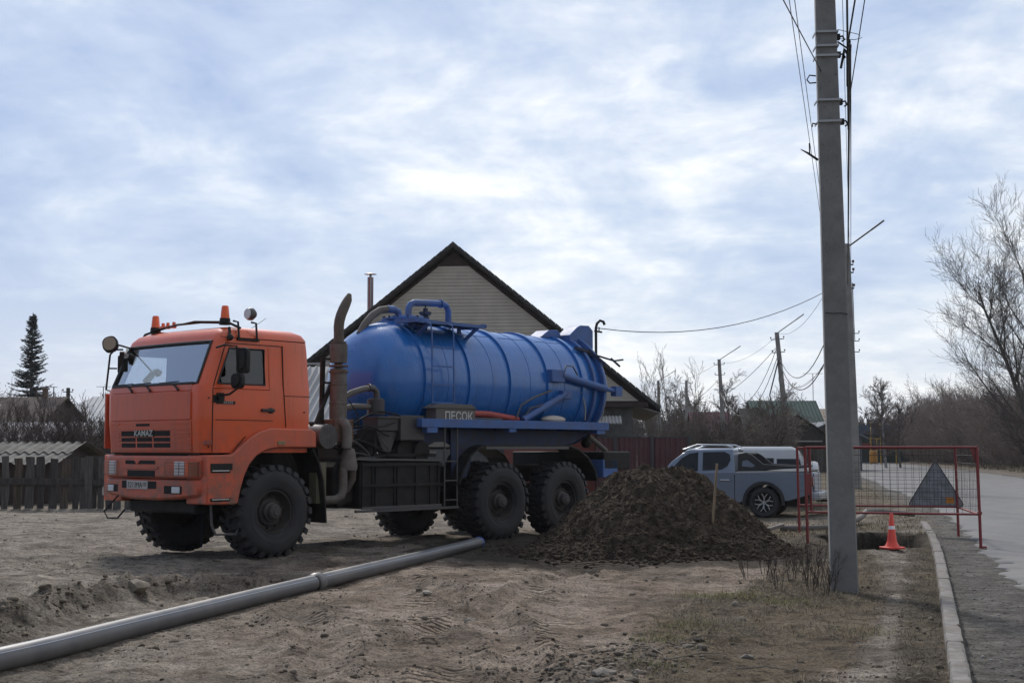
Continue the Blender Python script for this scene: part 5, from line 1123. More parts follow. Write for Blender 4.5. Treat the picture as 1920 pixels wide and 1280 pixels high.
obj('bed_rail', MB().bar((-1.15, -.04, 1.195), (.68, -.04, 1.155), .07, .035), mat('rail_silver', (.55, .56, .58), .3, .7), pk)
tl = obj('tail_light', MB().box(-1.235, -1.02, -.24, .012, .80, 1.06), mat('tail_red', (.13, .012, .012), .25, coat=.5), pk, bevel=.03); obj('tail_light', MB().box(-1.235, -1.02, -PW-.012, -PW+.24, .80, 1.06), mat('tail_red', (.13, .012, .012), .25), pk, bevel=.03)
obj('tailgate', MB().box(-1.245, -1.21, -PW+.24, -.24, .68, 1.13), carp, pk, bevel=.015); obj('rear_bumper', MB().box(-1.40, -1.18, -PW+.02, -.02, .46, .66), mat('bumper_silver', (.35, .36, .38), .4, .5), pk, bevel=.03)
obj('tow_bar', MB().box(-1.52, -1.2, -PW/2-.04, -PW/2+.04, .40, .46), black, pk)
obj('underbody', MB().box(-1.0, 3.7, -PW+.25, -.25, .30, .6), black, pk)
def car_wheel(par, x, y, r=WR, sgn=1, alloy=True):
    w = empty('wheel', (x, y, r)); w.parent = par; w.rotation_euler = (0, random.uniform(0, 1), 0 if sgn > 0 else math.pi)
    obj('tyre', MB().lathe([(.25, .10), (.27, .125), (r-.05, .13), (r-.01, .10), (r, .05), (r, -.05), (r-.01, -.10), (.27, -.12), (.25, -.1)], (0, 0, 0), 'y', 32), rubber, w, 40)
    rm = MB().lathe([(.25, .11), (.235, .10), (.23, 0), (0, -.02)], (0, 0, 0), 'y', 28); obj('rim', rm, black, w, 40)
    sp = MB()
    for k in range(6):
        a = 2*math.pi*k/6
        for da in (-.22, .22):
            sp.bar((.05*math.cos(a), .085, .05*math.sin(a)), (.15*math.cos(a+da*.5), .10, .15*math.sin(a+da*.5)), .022, .02, (0, 1, 0)); sp.bar((.15*math.cos(a+da*.5), .10, .15*math.sin(a+da*.5)), (.235*math.cos(a+da*1.4), .10, .235*math.sin(a+da*1.4)), .022, .02, (0, 1, 0))
    sp.disc(.05, .045, .08, .11, (0, 0, 0), 'y', 12); obj('spokes', sp, mat('alloy_silver', (.42, .42, .42), .35, .7), w, 30)
    return w
for x in (0, 3.0): car_wheel(pk, x, -.12, sgn=1); car_wheel(pk, x, -PW+.12, sgn=-1)
# white off-roader behind it
sv = empty('off_roader', (7.35, 37.6, gz(7.3, 37)), R(180-14)); tag(sv, 'white off-roader with a rear spare wheel behind the grey pickup', 'car')
whp = mat('car_white', (.50, .51, .52), .3, coat=.5, dirt=DUST, dirt_amt=.3)
SW = 1.8
P = [(-.95, .50), (-1.0, 1.0), (-.95, 1.15), (2.6, 1.12), (3.3, 1.02), (3.45, .60), (3.4, .42)]+arc_pts(2.65, .38, .45, 5, 175)+[(2.1, .38), (.6, .38)]+arc_pts(0, .38, .45, 5, 175)+[(-.6, .45)]
obj('body', MB().prism(P, 'y', 0, -SW), whp, sv, 30, .04)
mb = MB(); v = []
for z, xa, xb2, i_ in ((1.10, -.97, 2.1, .02), (1.66, -.62, 1.25, .16), (1.74, -.45, .95, .26)): v += [(xa, -i_, z), (xb2, -i_, z), (xb2, -SW+i_, z), (xa, -SW+i_, z)]
mb.add(v, [(k*4+j, k*4+(j+1) % 4, (k+1)*4+(j+1) % 4, (k+1)*4+j) for k in range(2) for j in range(4)]+[(0, 1, 2, 3), (11, 10, 9, 8)])
obj('roof', mb, whp, sv, 35, .03)
def sp2(x, z, off=.008): t = (z-1.10)/.62; return (x, -(.02+.14*t)+off, z)
cw = mat('car_window_dark', (.012, .016, .022), .12)
for a in ([(-.78, 1.14), (-.08, 1.14), (-.08, 1.40), (-.70, 1.40)], [(.0, 1.14), (.80, 1.14), (.80, 1.42), (.0, 1.42)], [(.9, 1.14), (2.1, 1.14), (1.75, 1.42), (.9, 1.42)]): obj('side_window', MB().add([sp2(x, z) for x, z in a], [tuple(range(len(a)))]), cw, sv, None)
obj('rear_window', MB().add([(-.955, -.22, 1.18), (-.955, -SW+.22, 1.18), (-.70, -SW+.3, 1.62), (-.70, -.3, 1.62)], [(0, 1, 2, 3)]), cw, sv, None)
obj('spare_wheel', MB().lathe([(0, -1.22), (.22, -1.22), (.31, -1.19), (.34, -1.12), (.34, -1.02), (.3, -.98)], (0, -SW*.5, .98), 'x', 28), mat('spare_cover_white', (.60, .61, .62), .3), sv, 40)
obj('tail_light', MB().box(-1.02, -.9, -.16, .01, .85, 1.1), mat('tail_red', (.13, .012, .012), .25), sv, bevel=.01); obj('rear_bumper', MB().box(-1.1, -.85, -SW, 0, .42, .60), blackp, sv, bevel=.02)
for x in (0, 2.65): car_wheel(sv, x, -.12, .36); car_wheel(sv, x, -SW+.12, .36, -1)
# ------------------------------------------------------------------ buildings
sid = mat('vinyl_siding', (.50, .45, .37), .55, col2=(.44, .395, .325), nscale=1.5, dirt=(.18, .16, .13), dirt_amt=.25)
darkw = mat('dark_brown_board', (.045, .026, .02), .8, col2=(.03, .02, .016), nscale=6, stretch=(1, 6, 1)); rooft = mat('dark_roof_edge', (.035, .033, .033), .8, col2=(.06, .055, .05), nscale=9)
redw = mat('red_wall', (.22, .06, .045), .8, col2=(.18, .055, .045), nscale=3); cinder = mat('cinder_block', (.115, .118, .115), .9, col2=(.15, .15, .145), nscale=5, bump=.3)
HYW = R(-3.6); hs = empty('siding_house', (-1.76, 40.0, 0), HYW); tag(hs, 'house with a tall beige siding gable behind the blue tank', 'house')
HA, HE, HWd = 7.66, 2.80, 6.05   # apex, eave height at roof edge, half width
sl = (HA-HE)/HWd
def gw(z): return (HA-.22-z)/sl-.12     # half width of the siding at height z
z = 2.90; zt = 6.98; ph = .205; k = 0
while z < zt-.01:
    z1 = min(z+ph, zt); a, b = gw(z), gw(z1); zm = (z+z1)/2; am = gw(zm)
    vs = []
    for (hw_, zz2, y) in ((a, z, -.030), (am, zm-.004, -.016), (am, zm, -.030), (b, z1-.004, -.014), (b, z1, .0), (a, z, .0)): vs += [(-hw_, y, zz2), (hw_, y, zz2)]
    fs = [(j*2, j*2+1, j*2+3, j*2+2) for j in range(5)]+[(10, 11, 1, 0), tuple(j*2 for j in range(6)), tuple(j*2+1 for j in range(5, -1, -1))]
    obj('siding_plank', MB().add(vs, fs), sid, hs, None); z = z1; k += 1
obj('gable_wall', MB().prism([(-5.9, 2.85), (5.9, 2.85), (0, HA-.25)], 'y', .01, .2), darkw, hs)
obj('apex_board', MB().prism([(-gw(6.98), 6.985), (gw(6.98), 6.985), (0, HA-.24)], 'y', -.02, .008), darkw, hs)
for x in (-3.72, 3.72): obj('cover_strip', MB().box(x-.03, x+.03, -.045, -.032, 2.9, 7.3-abs(x)*sl-.05), sid, hs)
for sg_ in (-1, 1):
    rf = MB().prism([(0, HA), (sg_*(HWd+.12), HE-.10), (sg_*(HWd+.12), HE-.22), (0, HA-.14)], 'y', -.22, 12.0); obj('roof_slope', rf, rooft, hs)
    n = 34
    for j in range(n):
        t0, t1 = j/n, (j+.93)/n; x0, x1 = sg_*HWd*t0*1.02, sg_*HWd*t1*1.02; za, zb = HA+.01-abs(x0)*sl, HA+.01-abs(x1)*sl
        obj('roof_tile', MB().prism([(x0, za-.10), (x0, za+.03), (x1, zb+.015), (x1, zb-.10)], 'y', -.27, -.17), rooft, hs)
    obj('gutter_soffit', MB().prism([(sg_*5.45, 2.78), (sg_*(HWd+.10), HE-.24), (sg_*(HWd+.10), HE-.27), (sg_*5.45, 2.74)], 'y', -.20, 12), mat('soffit_grey', (.20, .19, .18), .7), hs)
obj('gable_soffit', MB().box(-5.8, 5.8, -.5, .0, 2.72, 2.84), darkw, hs)
obj('wall', MB().box(-5.4, 5.35, .05, 11.5, -.2, 2.78), cinder, hs)
for r_i in range(13):
    for c_i in range(6): 
        x0 = 4.32+c_i*.40-(r_i % 2)*.2; x1 = min(x0+.385, 5.36); x0 = max(x0, 4.3)
        if x1-x0 > .1: obj('wall_block', MB().box(x0, x1, .015, .055, r_i*.205+.02, r_i*.205+.21), cinder, hs)
obj('red_porch', MB().box(1.6, 4.28, -.9, .05, -.2, 2.15), redw, hs)
cp_ = MB()
for j in range(26): x = 2.4+j*.10; cp_.prism([(x, 2.52-.0*x), (x+.05, 2.56), (x+.10, 2.52), (x+.10, 2.49), (x+.05, 2.53), (x, 2.49)], 'y', 0, .9, Matrix.Translation((0, -1.1, -.0)) @ Matrix.Rotation(R(14), 4, 'X') @ Matrix.Translation((0, 0, -.25)))
obj('porch_roof', cp_, mat('pale_sheet_metal', (.36, .35, .34), .5, .4), hs, None)
obj('small_pipe', MB().bar((-1.1, -.1, 4.72), (-.4, -.1, 4.74), .03), black, hs)
obj('stove_pipe', MB().disc(.10, .10, 4.6, 7.05, (-3.05, 3.0, 0), 'z', 16).disc(.04, .04, 7.05, 7.15, (-3.05, 3, 0), 'z', 8).disc(.21, .03, 7.15, 7.20, (-3.05, 3, 0), 'z', 16), mat('pipe_stainless', (.34, .30, .30), .35, .6, col2=(.28, .07, .06), nscale=.8, nlo=.5, nhi=.55, stretch=(14, 1, .1)), hs, 40)
# lean-to with ribbed metal roof left of the house
ln_ = empty('metal_roof_shed', (-6.0, 34.5, 0)); tag(ln_, 'shed with a pale ribbed metal roof seen behind the cab', 'shed')
rs = MB()
for j in range(19):
    x = -2.2+j*.20; rs.prism([(x, 0), (x+.03, .035), (x+.07, .035), (x+.10, 0), (x+.20, 0), (x+.20, -.015), (x, -.015)], 'y', 0, 3.2, Matrix.Translation((0, 0, 1.6)) @ Matrix.Rotation(R(-18), 4, 'Z') @ Matrix.Rotation(R(42), 4, 'X'))
obj('ribbed_roof', rs, mat('pale_sheet_metal', (.36, .35, .34), .5, .4), ln_, None)
obj('ridge_flashing', MB().bar((-1.3, 2.20, 3.78), (2.3, 1.30, 3.80), .12, .05), mat('pale_sheet_metal', (.36, .35, .34), .5, .4), ln_); obj('wall', MB().box(-1.6, 1.8, .9, 3.2, -.1, 2.2), darkw, ln_)
# maroon profiled fence
mf = empty('sheet_metal_fence', (4.4, 38.2, 0)); tag(mf, 'dark red profiled sheet metal fence right of the house', 'fence')
mar = mat('maroon_sheet', (.075, .018, .022), .5, dirt=DUST, dirt_amt=.2)
def sheet(x0, x1, z0, z1, m, par, pitch=.15, name='sheet_panel', y=0):
    mb = MB(); x = x0; pr = []
    while x < x1-1e-3:
        for dx, dy in ((0, 0), (.35, 0), (.5, -.022), (.85, -.022)): pr.append((min(x+dx*pitch, x1), dy+y))
        x += pitch
    pr.append((x1, y)); vs = [(a, b, z0) for a, b in pr]+[(a, b, z1) for a, b in pr]; n = len(pr)
    return obj(name, mb.add(vs, [(i, i+1, n+i+1, n+i) for i in range(n-1)]), m, par, None)
x = -2.0
while x < .60: x1 = min(x+1.17, .65); sheet(x, x1-.01, -.3, 1.80, mar, mf); x = x1
for x in (-1.45, -.40, .65): obj('fence_post', MB().box(x-.04, x+.04, -.07, -.03, -.3, 1.84), mat('post_dark', (.05, .05, .052), .6), mf)
obj('top_trim', MB().box(-2, .65, -.03, .01, 1.80, 1.825), mat('post_dark', (.05, .05, .052), .6), mf)
# left wooden fence
wf_ = empty('board_fence', (-10.5, 33.4, 0)); tag(wf_, 'old weathered board fence along the left edge of the lot', 'fence')
wms = [mat('fence_board_%s' % n, c, .9, col2=c2, nscale=2.2, bump=.5, bscale=18, stretch=(9, 9, .8), detail=9) for n, c, c2 in (('dark', (.035, .03, .028), (.065, .058, .052)), ('grey', (.06, .054, .05), (.105, .095, .085)), ('brown', (.055, .038, .027), (.10, .078, .06)))]
x = -3.6; random.seed(5)
while x < 5.0:
    left = x < -.65; w = random.uniform(.15, .21) if left else random.uniform(.14, .20); h = random.uniform(1.24, 1.31); zb = gz(-10.5+x, 33.4)-.15; lean = random.uniform(-.03, .03); n = 6; L_ = []; Rr_ = []
    for k in range(n+1):
        t = k/n; wv = random.uniform(-.018, .018)*(1.6 if left else .6); L_.append((x+lean*t+wv, zb+(h-zb)*t)); Rr_.append((x+w+lean*t+random.uniform(-.012, .012)*(1.6 if left else .6), zb+(h-zb)*t+(random.uniform(-.02, .02) if k == n else 0)))
    obj('fence_board', MB().prism(L_+Rr_[::-1], 'y', -.02+random.uniform(-.01, .01), .01), random.choice(wms if left else wms[:2]), wf_, None)
    x += w+(random.uniform(.07, .14) if left else random.uniform(.015, .05))
    if not left and random.random() < .12: x += .06
for x0, x1, z in ((-3.8, 0.05, .68), (.08, 5.2, .63)): obj('fence_rail', MB().bar((x0, -.05, z+.02), (x1, -.05, z-.02), .06, .15), wms[0], wf_)
obj('fence_post', MB().box(-.12, .07, -.10, -.02, -.2, 1.30), wms[1], wf_)
obj('white_scrap', MB().box(.30, .36, -.03, -.024, .34, .56), bagm, wf_)
# slate shed behind the fence
sh_ = empty('slate_roof_shed', (-12.3, 38.0, 0)); tag(sh_, 'low shed with a wavy grey slate roof behind the board fence', 'shed')
slate = mat('asbestos_slate', (.15, .143, .13), .9, spec=.1, col2=(.23, .22, .20), nscale=4, bump=.4, dirt=(.09, .085, .075), dirt_amt=.5, stretch=(1, .4, 1))
def wavy(x0, x1, pitch, ya, za, yb, zb, amp, name, par, m, skew=0):
    mb = MB(); n = int((x1-x0)/pitch*8); vs = []
    for i in range(n+1):
        x = x0+(x1-x0)*i/n; dz = amp*math.cos(2*math.pi*(x-x0)/pitch)
        vs += [(x, ya, za+dz), (x+skew, yb, zb+dz), (x, ya, za+dz-.012), (x+skew, yb, zb+dz-.012)]
    fs = []
    for i in range(n): a, b = i*4, i*4+4; fs += [(a, b, b+1, a+1), (a+2, a+3, b+3, b+2), (a, a+2, b+2, b), (a+1, b+1, b+3, a+3)]
    fs += [(0, 1, 3, 2), (n*4, n*4+2, n*4+3, n*4+1)]
    return obj(name, mb.add(vs, fs), m, par, 50)
for j in range(5):
    x0 = -5.0+j*1.04-.0; wavy(x0, x0+1.05, .26, -2.25, 1.10, -1.1, 1.37, .035, 'slate_sheet', sh_, slate); wavy(x0, x0+1.05, .26, -1.2, 1.385, 0, 1.66, .035, 'slate_sheet', sh_, slate)
wavy(-5.0, .2, .26, 0, 1.68, 2.3, 1.24, .035, 'slate_sheet', sh_, slate)
obj('wall', MB().prism([(-2.0, -.2), (2.0, -.2), (2.0, 1.22), (0, 1.6), (-2.0, 1.12)], 'x', -4.9, -.1), darkw, sh_)
# houses on the left
def gable_house(name, loc, rz, L, Wd, eave, ridge, mroof, mwall, mgable, label, cat='house', over=.35, chim=None, extra=None):
    # ridge along local x, gable at +x
    h_ = empty(name, loc, rz); tag(h_, label, cat)
    obj('wall', MB().box(-L, -.02, -Wd/2+over, Wd/2-over, -.5, eave), mwall, h_)
    obj('gable', MB().prism([(-Wd/2+over, eave), (Wd/2-over, eave), (0, ridge-.12)], 'x', -.25, 0), mgable, h_)
    for sg_ in (-1, 1):
        mb = MB(); n = int(L/.3); vs = []
        for i in range(n*2+1):
            x = -L+(L+over)*i/(n*2); dz = .03 if i % 2 else 0; vs += [(x, 0, ridge+dz), (x, sg_*Wd/2, eave-.1+dz), (x, 0, ridge-.08), (x, sg_*Wd/2, eave-.18)]
        fs = []
        for i in range(n*2): a, b = i*4, i*4+4; fs += [(a, b, b+1, a+1), (a+2, a+3, b+3, b+2), (a, a+2, b+2, b), (a+1, b+1, b+3, a+3)]
        fs += [(0, 1, 3, 2), (n*8, n*8+2, n*8+3, n*8+1)]; obj('roof_slope', mb.add(vs, fs), mroof, h_, None)
    if chim:
        for cx, cy, cz0, cz1, w in chim: obj('chimney', MB().box(cx-w, cx+w, cy-w, cy+w, cz0, cz1).box(cx-w-.06, cx+w+.06, cy-w-.06, cy+w+.06, cz1, cz1+.08), rust, h_)
    return h_
brn = mat('brown_slate_roof', (.060, .045, .042), .8, spec=.1, col2=(.09, .07, .064), nscale=2); blu = mat('blue_grey_roof', (.20, .225, .26), .6, col2=(.26, .28, .31), nscale=1.5)
h1 = gable_house('brown_roof_house', (-26.9, 79.8, 0), R(-8), 13, 6.4, 3.0, 4.55, brn, redw, mat('dark_gable', (.04, .03, .03), .8), 'brown slate roofed house with a dark gable on the left', chim=[(-1.1, 0, 4.3, 5.0, .12)])
obj('red_trim', MB().bar((.05, -2.9, 2.95), (.05, -.2, 4.40), .18, .08).bar((.05, -2.9, 3.0), (.05, 2.9, 2.9), .35, .08), redw, h1)
# hip roof
hp = empty('hip_roof_house', (-31.0, 100, 0), R(0)); tag(hp, 'house with a pale blue-grey hipped metal roof left of the cab', 'house')
obj('wall', MB().box(-2.6, 8, -3, 3, -.5, 3.3), mat('dark_gable', (.04, .03, .03), .8), hp)
obj('hip_roof', MB().add([(-2.9, -3.4, 3.45), (8.4, -3.4, 3.45), (8.4, 3.4, 3.45), (-2.9, 3.4, 4.6), (-.4, 0, 5.35), (1.4, 0, 5.35), (-2.9, -3.4, 3.38), (8.4, -3.4, 3.0)], [(0, 1, 5, 4), (0, 4, 3), (3, 4, 5, 2), (1, 2, 5)]), blu, hp, None)
rb_ = MB()
for j in range(28):
    x = -2.8+j*.4; t = 1 if -.4 <= x <= 1.4 else max(.06, 1-(abs(x-(.5))-.9)/(2.5 if x < .5 else 7)); rb_.bar((x, -3.42, 3.47), (x+(0), -3.42+3.42*t, 3.47+1.90*t), .03)
obj('roof_seam', rb_, mat('seam_blue', (.15, .175, .21), .6), hp)
def aerial(x, y, z0, z1, label, w=.5):
    a = empty('tv_aerial', (x, y, 0)); tag(a, label, 'aerial'); obj('aerial_mast', MB().tube([(0, 0, z0), (0, 0, z1)], .03, 6), black, a)
    m_ = MB().bar((-w, 0, z1), (w, 0, z1), .03)
    for k in range(-3, 4): m_.bar((k*w/3.3, -.25, z1), (k*w/3.3, .25, z1), .02)
    obj('aerial_boom', m_, black, a)
aerial(-30.7+.35, 99, 5.2, 6.05, 'tv aerial on the blue-grey hipped roof')
aerial(-27.5, 80, 4.3, 5.15, 'small tv aerial above the brown roof', .15)
p_ = empty('wooden_pole', (-27.3, 82, 0)); tag(p_, 'dark wooden utility pole behind the brown gable', 'pole'); obj('pole_shaft', MB().disc(.14, .12, -.5, 5.2, (0, 0, 0), 'z', 8), wms[0], p_); cross(p_, 4.95, .3); cross(p_, 4.5, .25)
wire((-27.3, 82, 5.0), (-31, 99, 4.8), .6, .02, 'thin wire from the wooden pole to the hipped roof')
gs = gable_house('green_wood_shed', (-15.5, 60, 0), R(0), 5.5, 3.0, 2.0, 2.35, mat('old_roof', (.06, .055, .05), .9, spec=.1), mat('green_boards', (.045, .075, .07), .85, col2=(.06, .09, .08), nscale=3, stretch=(6, 1, 1)), darkw, 'low dark green board shed behind the shrubs', 'shed')
ws = empty('white_roof_shed', (-17.0, 56, 0)); tag(ws, 'small shed with a bright white sheet roof left of the cab', 'shed'); obj('roof', MB().add([(-.55, -.4, 1.72), (2, -.4, 1.72), (2, 1.0, 2.15), (-.2, 1.0, 2.15), (-.55, -.4, 1.66), (2, -.4, 1.66), (2, 1.0, 2.09), (-.2, 1.0, 2.09)], [(0, 1, 2, 3), (7, 6, 5, 4), (0, 4, 5, 1), (0, 3, 7, 4), (1, 5, 6, 2), (3, 2, 6, 7)]), white, ws, None); obj('wall', MB().box(-.4, 1.9, -.2, .8, -.3, 1.65), darkw, ws)
lg = empty('long_roof_shed', (-19.0, 52, 0)); tag(lg, 'long shed with a light grey slate roof at the far left', 'shed'); wavy(-3.0, 4.6, .3, -1.6, 1.35, 1.6, 2.55, .03, 'roof_slope', lg, mat('light_slate', (.27, .26, .27), .9, spec=.1, col2=(.2, .19, .19), nscale=2), -1.6); obj('wall', MB().box(-3, 2.8, -1.4, 1.4, -.3, 1.4), darkw, lg)
# houses right of centre
gable_house('red_roof_house', (18.9, 118, 0), R(0), 3.3, 7.0, 2.2, 4.7, mat('red_metal_roof', (.085, .034, .04), .8, spec=.2, col2=(.07, .032, .038), nscale=1.5), mat('grey_boards', (.12, .11, .10), .9), darkw, 'low house with a dull red ribbed roof between two lamp poles')
gable_house('green_roof_house', (27.0, 120, 0), R(0), 5.8, 8.5, 3.2, 5.75, mat('green_metal_roof', (.014, .05, .042), .7, spec=.25, col2=(.02, .045, .04), nscale=1.5), mat('grey_boards', (.12, .11, .10), .9), mat('grey_boards', (.12, .11, .10), .9), 'house with a dark green metal roof left of the near pole')
wg = gable_house('wooden_gable_house', (18.75, 88, 0), R(-90), 7, 5.6, 2.0, 3.75, mat('old_roof', (.06, .055, .05), .9, spec=.1), wms[0], wms[0], 'dark wooden gable house behind the leaning lamp pole', over=.3)
obj('porch_roof', MB().prism([(-1.2, 2.0), (1.4, 2.0), (1.4, 1.92), (-1.2, 1.90)], 'x', 0, 1.2), mat('pale_sheet_metal', (.36, .35, .34), .5), wg)
bh = gable_house('blue_grey_house', (21.4, 90, 0), R(-90), 7, 5.0, 2.3, 3.3, mat('blue_grey_boards', (.12, .135, .16), .8), mat('blue_grey_boards', (.12, .135, .16), .8), mat('blue_grey_boards', (.12, .135, .16), .8, col2=(.09, .105, .125), nscale=2, stretch=(8, 8, 1)), 'blue-grey board house tucked against the wooden gable house')
gable_house('tiled_roof_house', (34.6, 140, 0), R(0), 3.4, 7, 4.0, 5.6, mat('tan_tile_roof', (.25, .19, .15), .8), mat('dark_gable', (.04, .03, .03), .8), darkw, 'house with a light brown tiled roof beside the near pole')
gable_house('grey_roof_house', (21.2, 114, 0), R(0), 1.9, 7, 2.6, 4.9, mat('old_roof', (.06, .055, .05), .9, spec=.1), mat('grey_boards', (.12, .11, .10), .9), darkw, 'small dark roofed house between the red and green roofs')
aerial(27.1, 120, 5.5, 8.2, 'tall tv aerial at the end of the green roof', .9)
yg = empty('playground_frame', (32.8, 125, 0)); tag(yg, 'yellow playground climbing frame beyond the mesh barrier', 'playground')
ylw = mat('playground_yellow', (.50, .32, .03), .5)
yf = MB()
for x in (-1.3, -.3, .7, 1.3, 3.1): yf.tube([(x, 0, 0), (x, 0, 2.4)], .05, 6)
yf.tube([(-1.3, 0, 2.4), (3.1, 0, 2.4)], .04, 6)
obj('climbing_frame', yf, ylw, yg); obj('play_slide', MB().box(.6, 1.3, -.2, .2, .1, 1.3), mat('play_orange', (.55, .24, .03), .5), yg, bevel=.15); obj('play_roof', MB().box(-1.3, .7, -.2, .3, 1.75, 1.95), redm, yg); obj('swing_frame', MB().tube([(.75, 0, 0), (.75, 0, 3.9), (1.65, 0, 3.9), (1.65, 0, 0)], .05, 6), ylw, yg)
bs = empty('blue_roof_shed', (36, 140, 0)); tag(bs, 'long low shed with a blue roof and green wall beyond the playground', 'shed'); obj('wall', MB().box(-1.5, 7, 0, 3, -.5, 3.0), mat('deep_green', (.015, .035, .03), .8), bs); obj('roof', MB().prism([(-.6, 3.0), (3.2, 3.0), (3.2, 3.35), (-.6, 3.9)], 'x', -1.6, 5.5), mat('roof_blue', (.05, .085, .13), .6), bs)
van = empty('parked_van', (47.0, 132, 0)); tag(van, 'pale roofed van half hidden in the thicket', 'van'); obj('van_roof', MB().box(-2.0, 2.0, -1, 1, 1.9, 2.5), white, van, bevel=.2); obj('van_body', MB().box(-2.05, 2.05, -1.02, 1.02, .4, 1.88), black, van, bevel=.1); obj('wheel', MB().disc(.36, .36, -1.05, -.85, (1.3, 0, .36), 'y', 14), rubber, van); obj('wheel', MB().disc(.36, .36, -1.05, -.85, (-1.3, 0, .36), 'y', 14), rubber, van)
# picket fence in front of the far houses
pf2 = empty('picket_fence', (18.5, 84, 0)); tag(pf2, 'long grey picket fence in front of the far wooden houses', 'fence')
for i in range(42): obj('fence_board', MB().box(-7.5+i*.22, -7.5+i*.22+.17, 0, .03, -.3, 1.45+random.uniform(-.08, .08)), wms[1] if i % 3 else wms[0], pf2, None)
# white stick lamp post / scrap by the fence
# ------------------------------------------------------------------ trees
def segs_mesh(name, P0, P1_, R0, R1, m, parent=None, sides=4, kind=None):
    P0 = np.array(P0, float); P1_ = np.array(P1_, float); R0 = np.array(R0)[:, None]; R1 = np.array(R1)[:, None]; d = P1_-P0; ln = np.linalg.norm(d, axis=1, keepdims=True); d = d/np.maximum(ln, 1e-6)
    up = np.where(np.abs(d[:, 2:3]) < .9, np.array([[0, 0, 1.]]), np.array([[1., 0, 0]])); a = np.cross(d, up); a /= np.linalg.norm(a, axis=1, keepdims=True); b = np.cross(a, d)
    rings = []
    for P, Rr in ((P0, R0), (P1_+d*Rr_over, R1)):
        for k in range(sides): t = 2*math.pi*k/sides; rings.append(P+(a*math.cos(t)+b*math.sin(t))*Rr)
    V = np.stack(rings, 1).reshape(-1, 3); n = len(P0); base = np.arange(n)[:, None]*2*sides; F = []
    for k in range(sides): F.append(np.concatenate([base+k, base+(k+1) % sides, base+sides+(k+1) % sides, base+sides+k], 1))
    return npmesh(name, V, np.concatenate(F), m, parent, 60 if sides > 3 else None)
Rr_over = 0.0
def grow(rnd, p, d, L, r, lvl, maxl, out, up=.12, spread=.55, nseg=5, kids_=4, taper=.55, wig=.12, start=.25, lratio=.55, droop=0):
    d = Vector(d).normalized(); p = Vector(p); q = p.copy(); r0 = r
    for i in range(nseg):
        t = (i+1)/nseg; r1 = r*(1-t*(1-taper))
        d = (d+Vector((rnd.gauss(0, wig), rnd.gauss(0, wig), rnd.gauss(0, wig)+up-droop*t*(lvl > 1)))).normalized(); q2 = q+d*L/nseg
        out.append((tuple(q), tuple(q2), r0, r1, lvl))
        if lvl < maxl and t > start:
            k = kids_ if isinstance(kids_, int) else kids_[lvl]
            m = k/nseg; m = int(m)+(rnd.random() < m-int(m))
            for _ in range(m):
                a = rnd.uniform(0, 6.283); s_ = spread*rnd.uniform(.7, 1.3); ax = d.orthogonal().normalized(); ax = Matrix.Rotation(a, 3, d) @ ax; dd = (Matrix.Rotation(s_, 3, ax) @ d)
                grow(rnd, q+(q2-q)*rnd.random(), dd, L*lratio*rnd.uniform(.6, 1.25)*(1.15-.5*t if lvl == 0 else 1), max(r1*.55, .003), lvl+1, maxl, out, up, spread, max(3, nseg-1), kids_, taper*.8, wig*1.15, .12, lratio, droop)
        q = q2; r0 = r1
    return out
def tree_from(name, out, m_tr, m_tw, root, split=2, rmin=.004):
    for nm, sel, sides, mm_ in (('trunk', [o for o in out if o[4] <= split-1], 7, m_tr), ('crown', [o for o in out if o[4] >= split], 3, m_tw)):
        if not sel: continue
        segs_mesh(nm, [o[0] for o in sel], [o[1] for o in sel], [max(o[2], rmin) for o in sel], [max(o[3], rmin) for o in sel], mm_, root, sides)
bark = mat('grey_bark', (.07, .065, .058), .9, col2=(.13, .12, .105), nscale=5, bump=.4); twig = mat('twig_brown', (.062, .048, .042), .9); barkd = mat('dark_bark', (.05, .042, .036), .9); twigr = mat('twig_reddish', (.105, .078, .070), .9); birchb = mat('birch_bark', (.30, .29, .28), .8, col2=(.08, .075, .07), nscale=4, nlo=.5, nhi=.6)
# big bare tree at the right edge
rnd = random.Random(21)
bt = empty('bare_tree', (27.9, 70.0, .2)); tag(bt, 'tall bare tree with upswept branches at the right edge', 'tree'); out = []
grow(rnd, (0, 0, -.3), (-.36, -.1, 1), 10.4, .15, 0, 4, out, up=.055, spread=.62, nseg=9, kids_=[17, 10, 8, 5, 0], taper=.3, wig=.05, start=.12, lratio=.50)
grow(rnd, (.5, .3, -.3), (-.04, .1, 1), 11.6, .15, 0, 4, out, up=.05, spread=.55, nseg=9, kids_=[16, 10, 8, 5, 0], taper=.3, wig=.05, start=.15, lratio=.46)
grow(rnd, (1.2, .3, -.3), (.35, 0, 1), 10, .16, 0, 3, out, up=.05, spread=.5, nseg=8, kids_=[12, 8, 7, 0], taper=.3, wig=.05, start=.2, lratio=.45)
tree_from('bare_tree', out, bark, mat('pale_twig', (.085, .070, .060), .9), bt, 2, .0055)
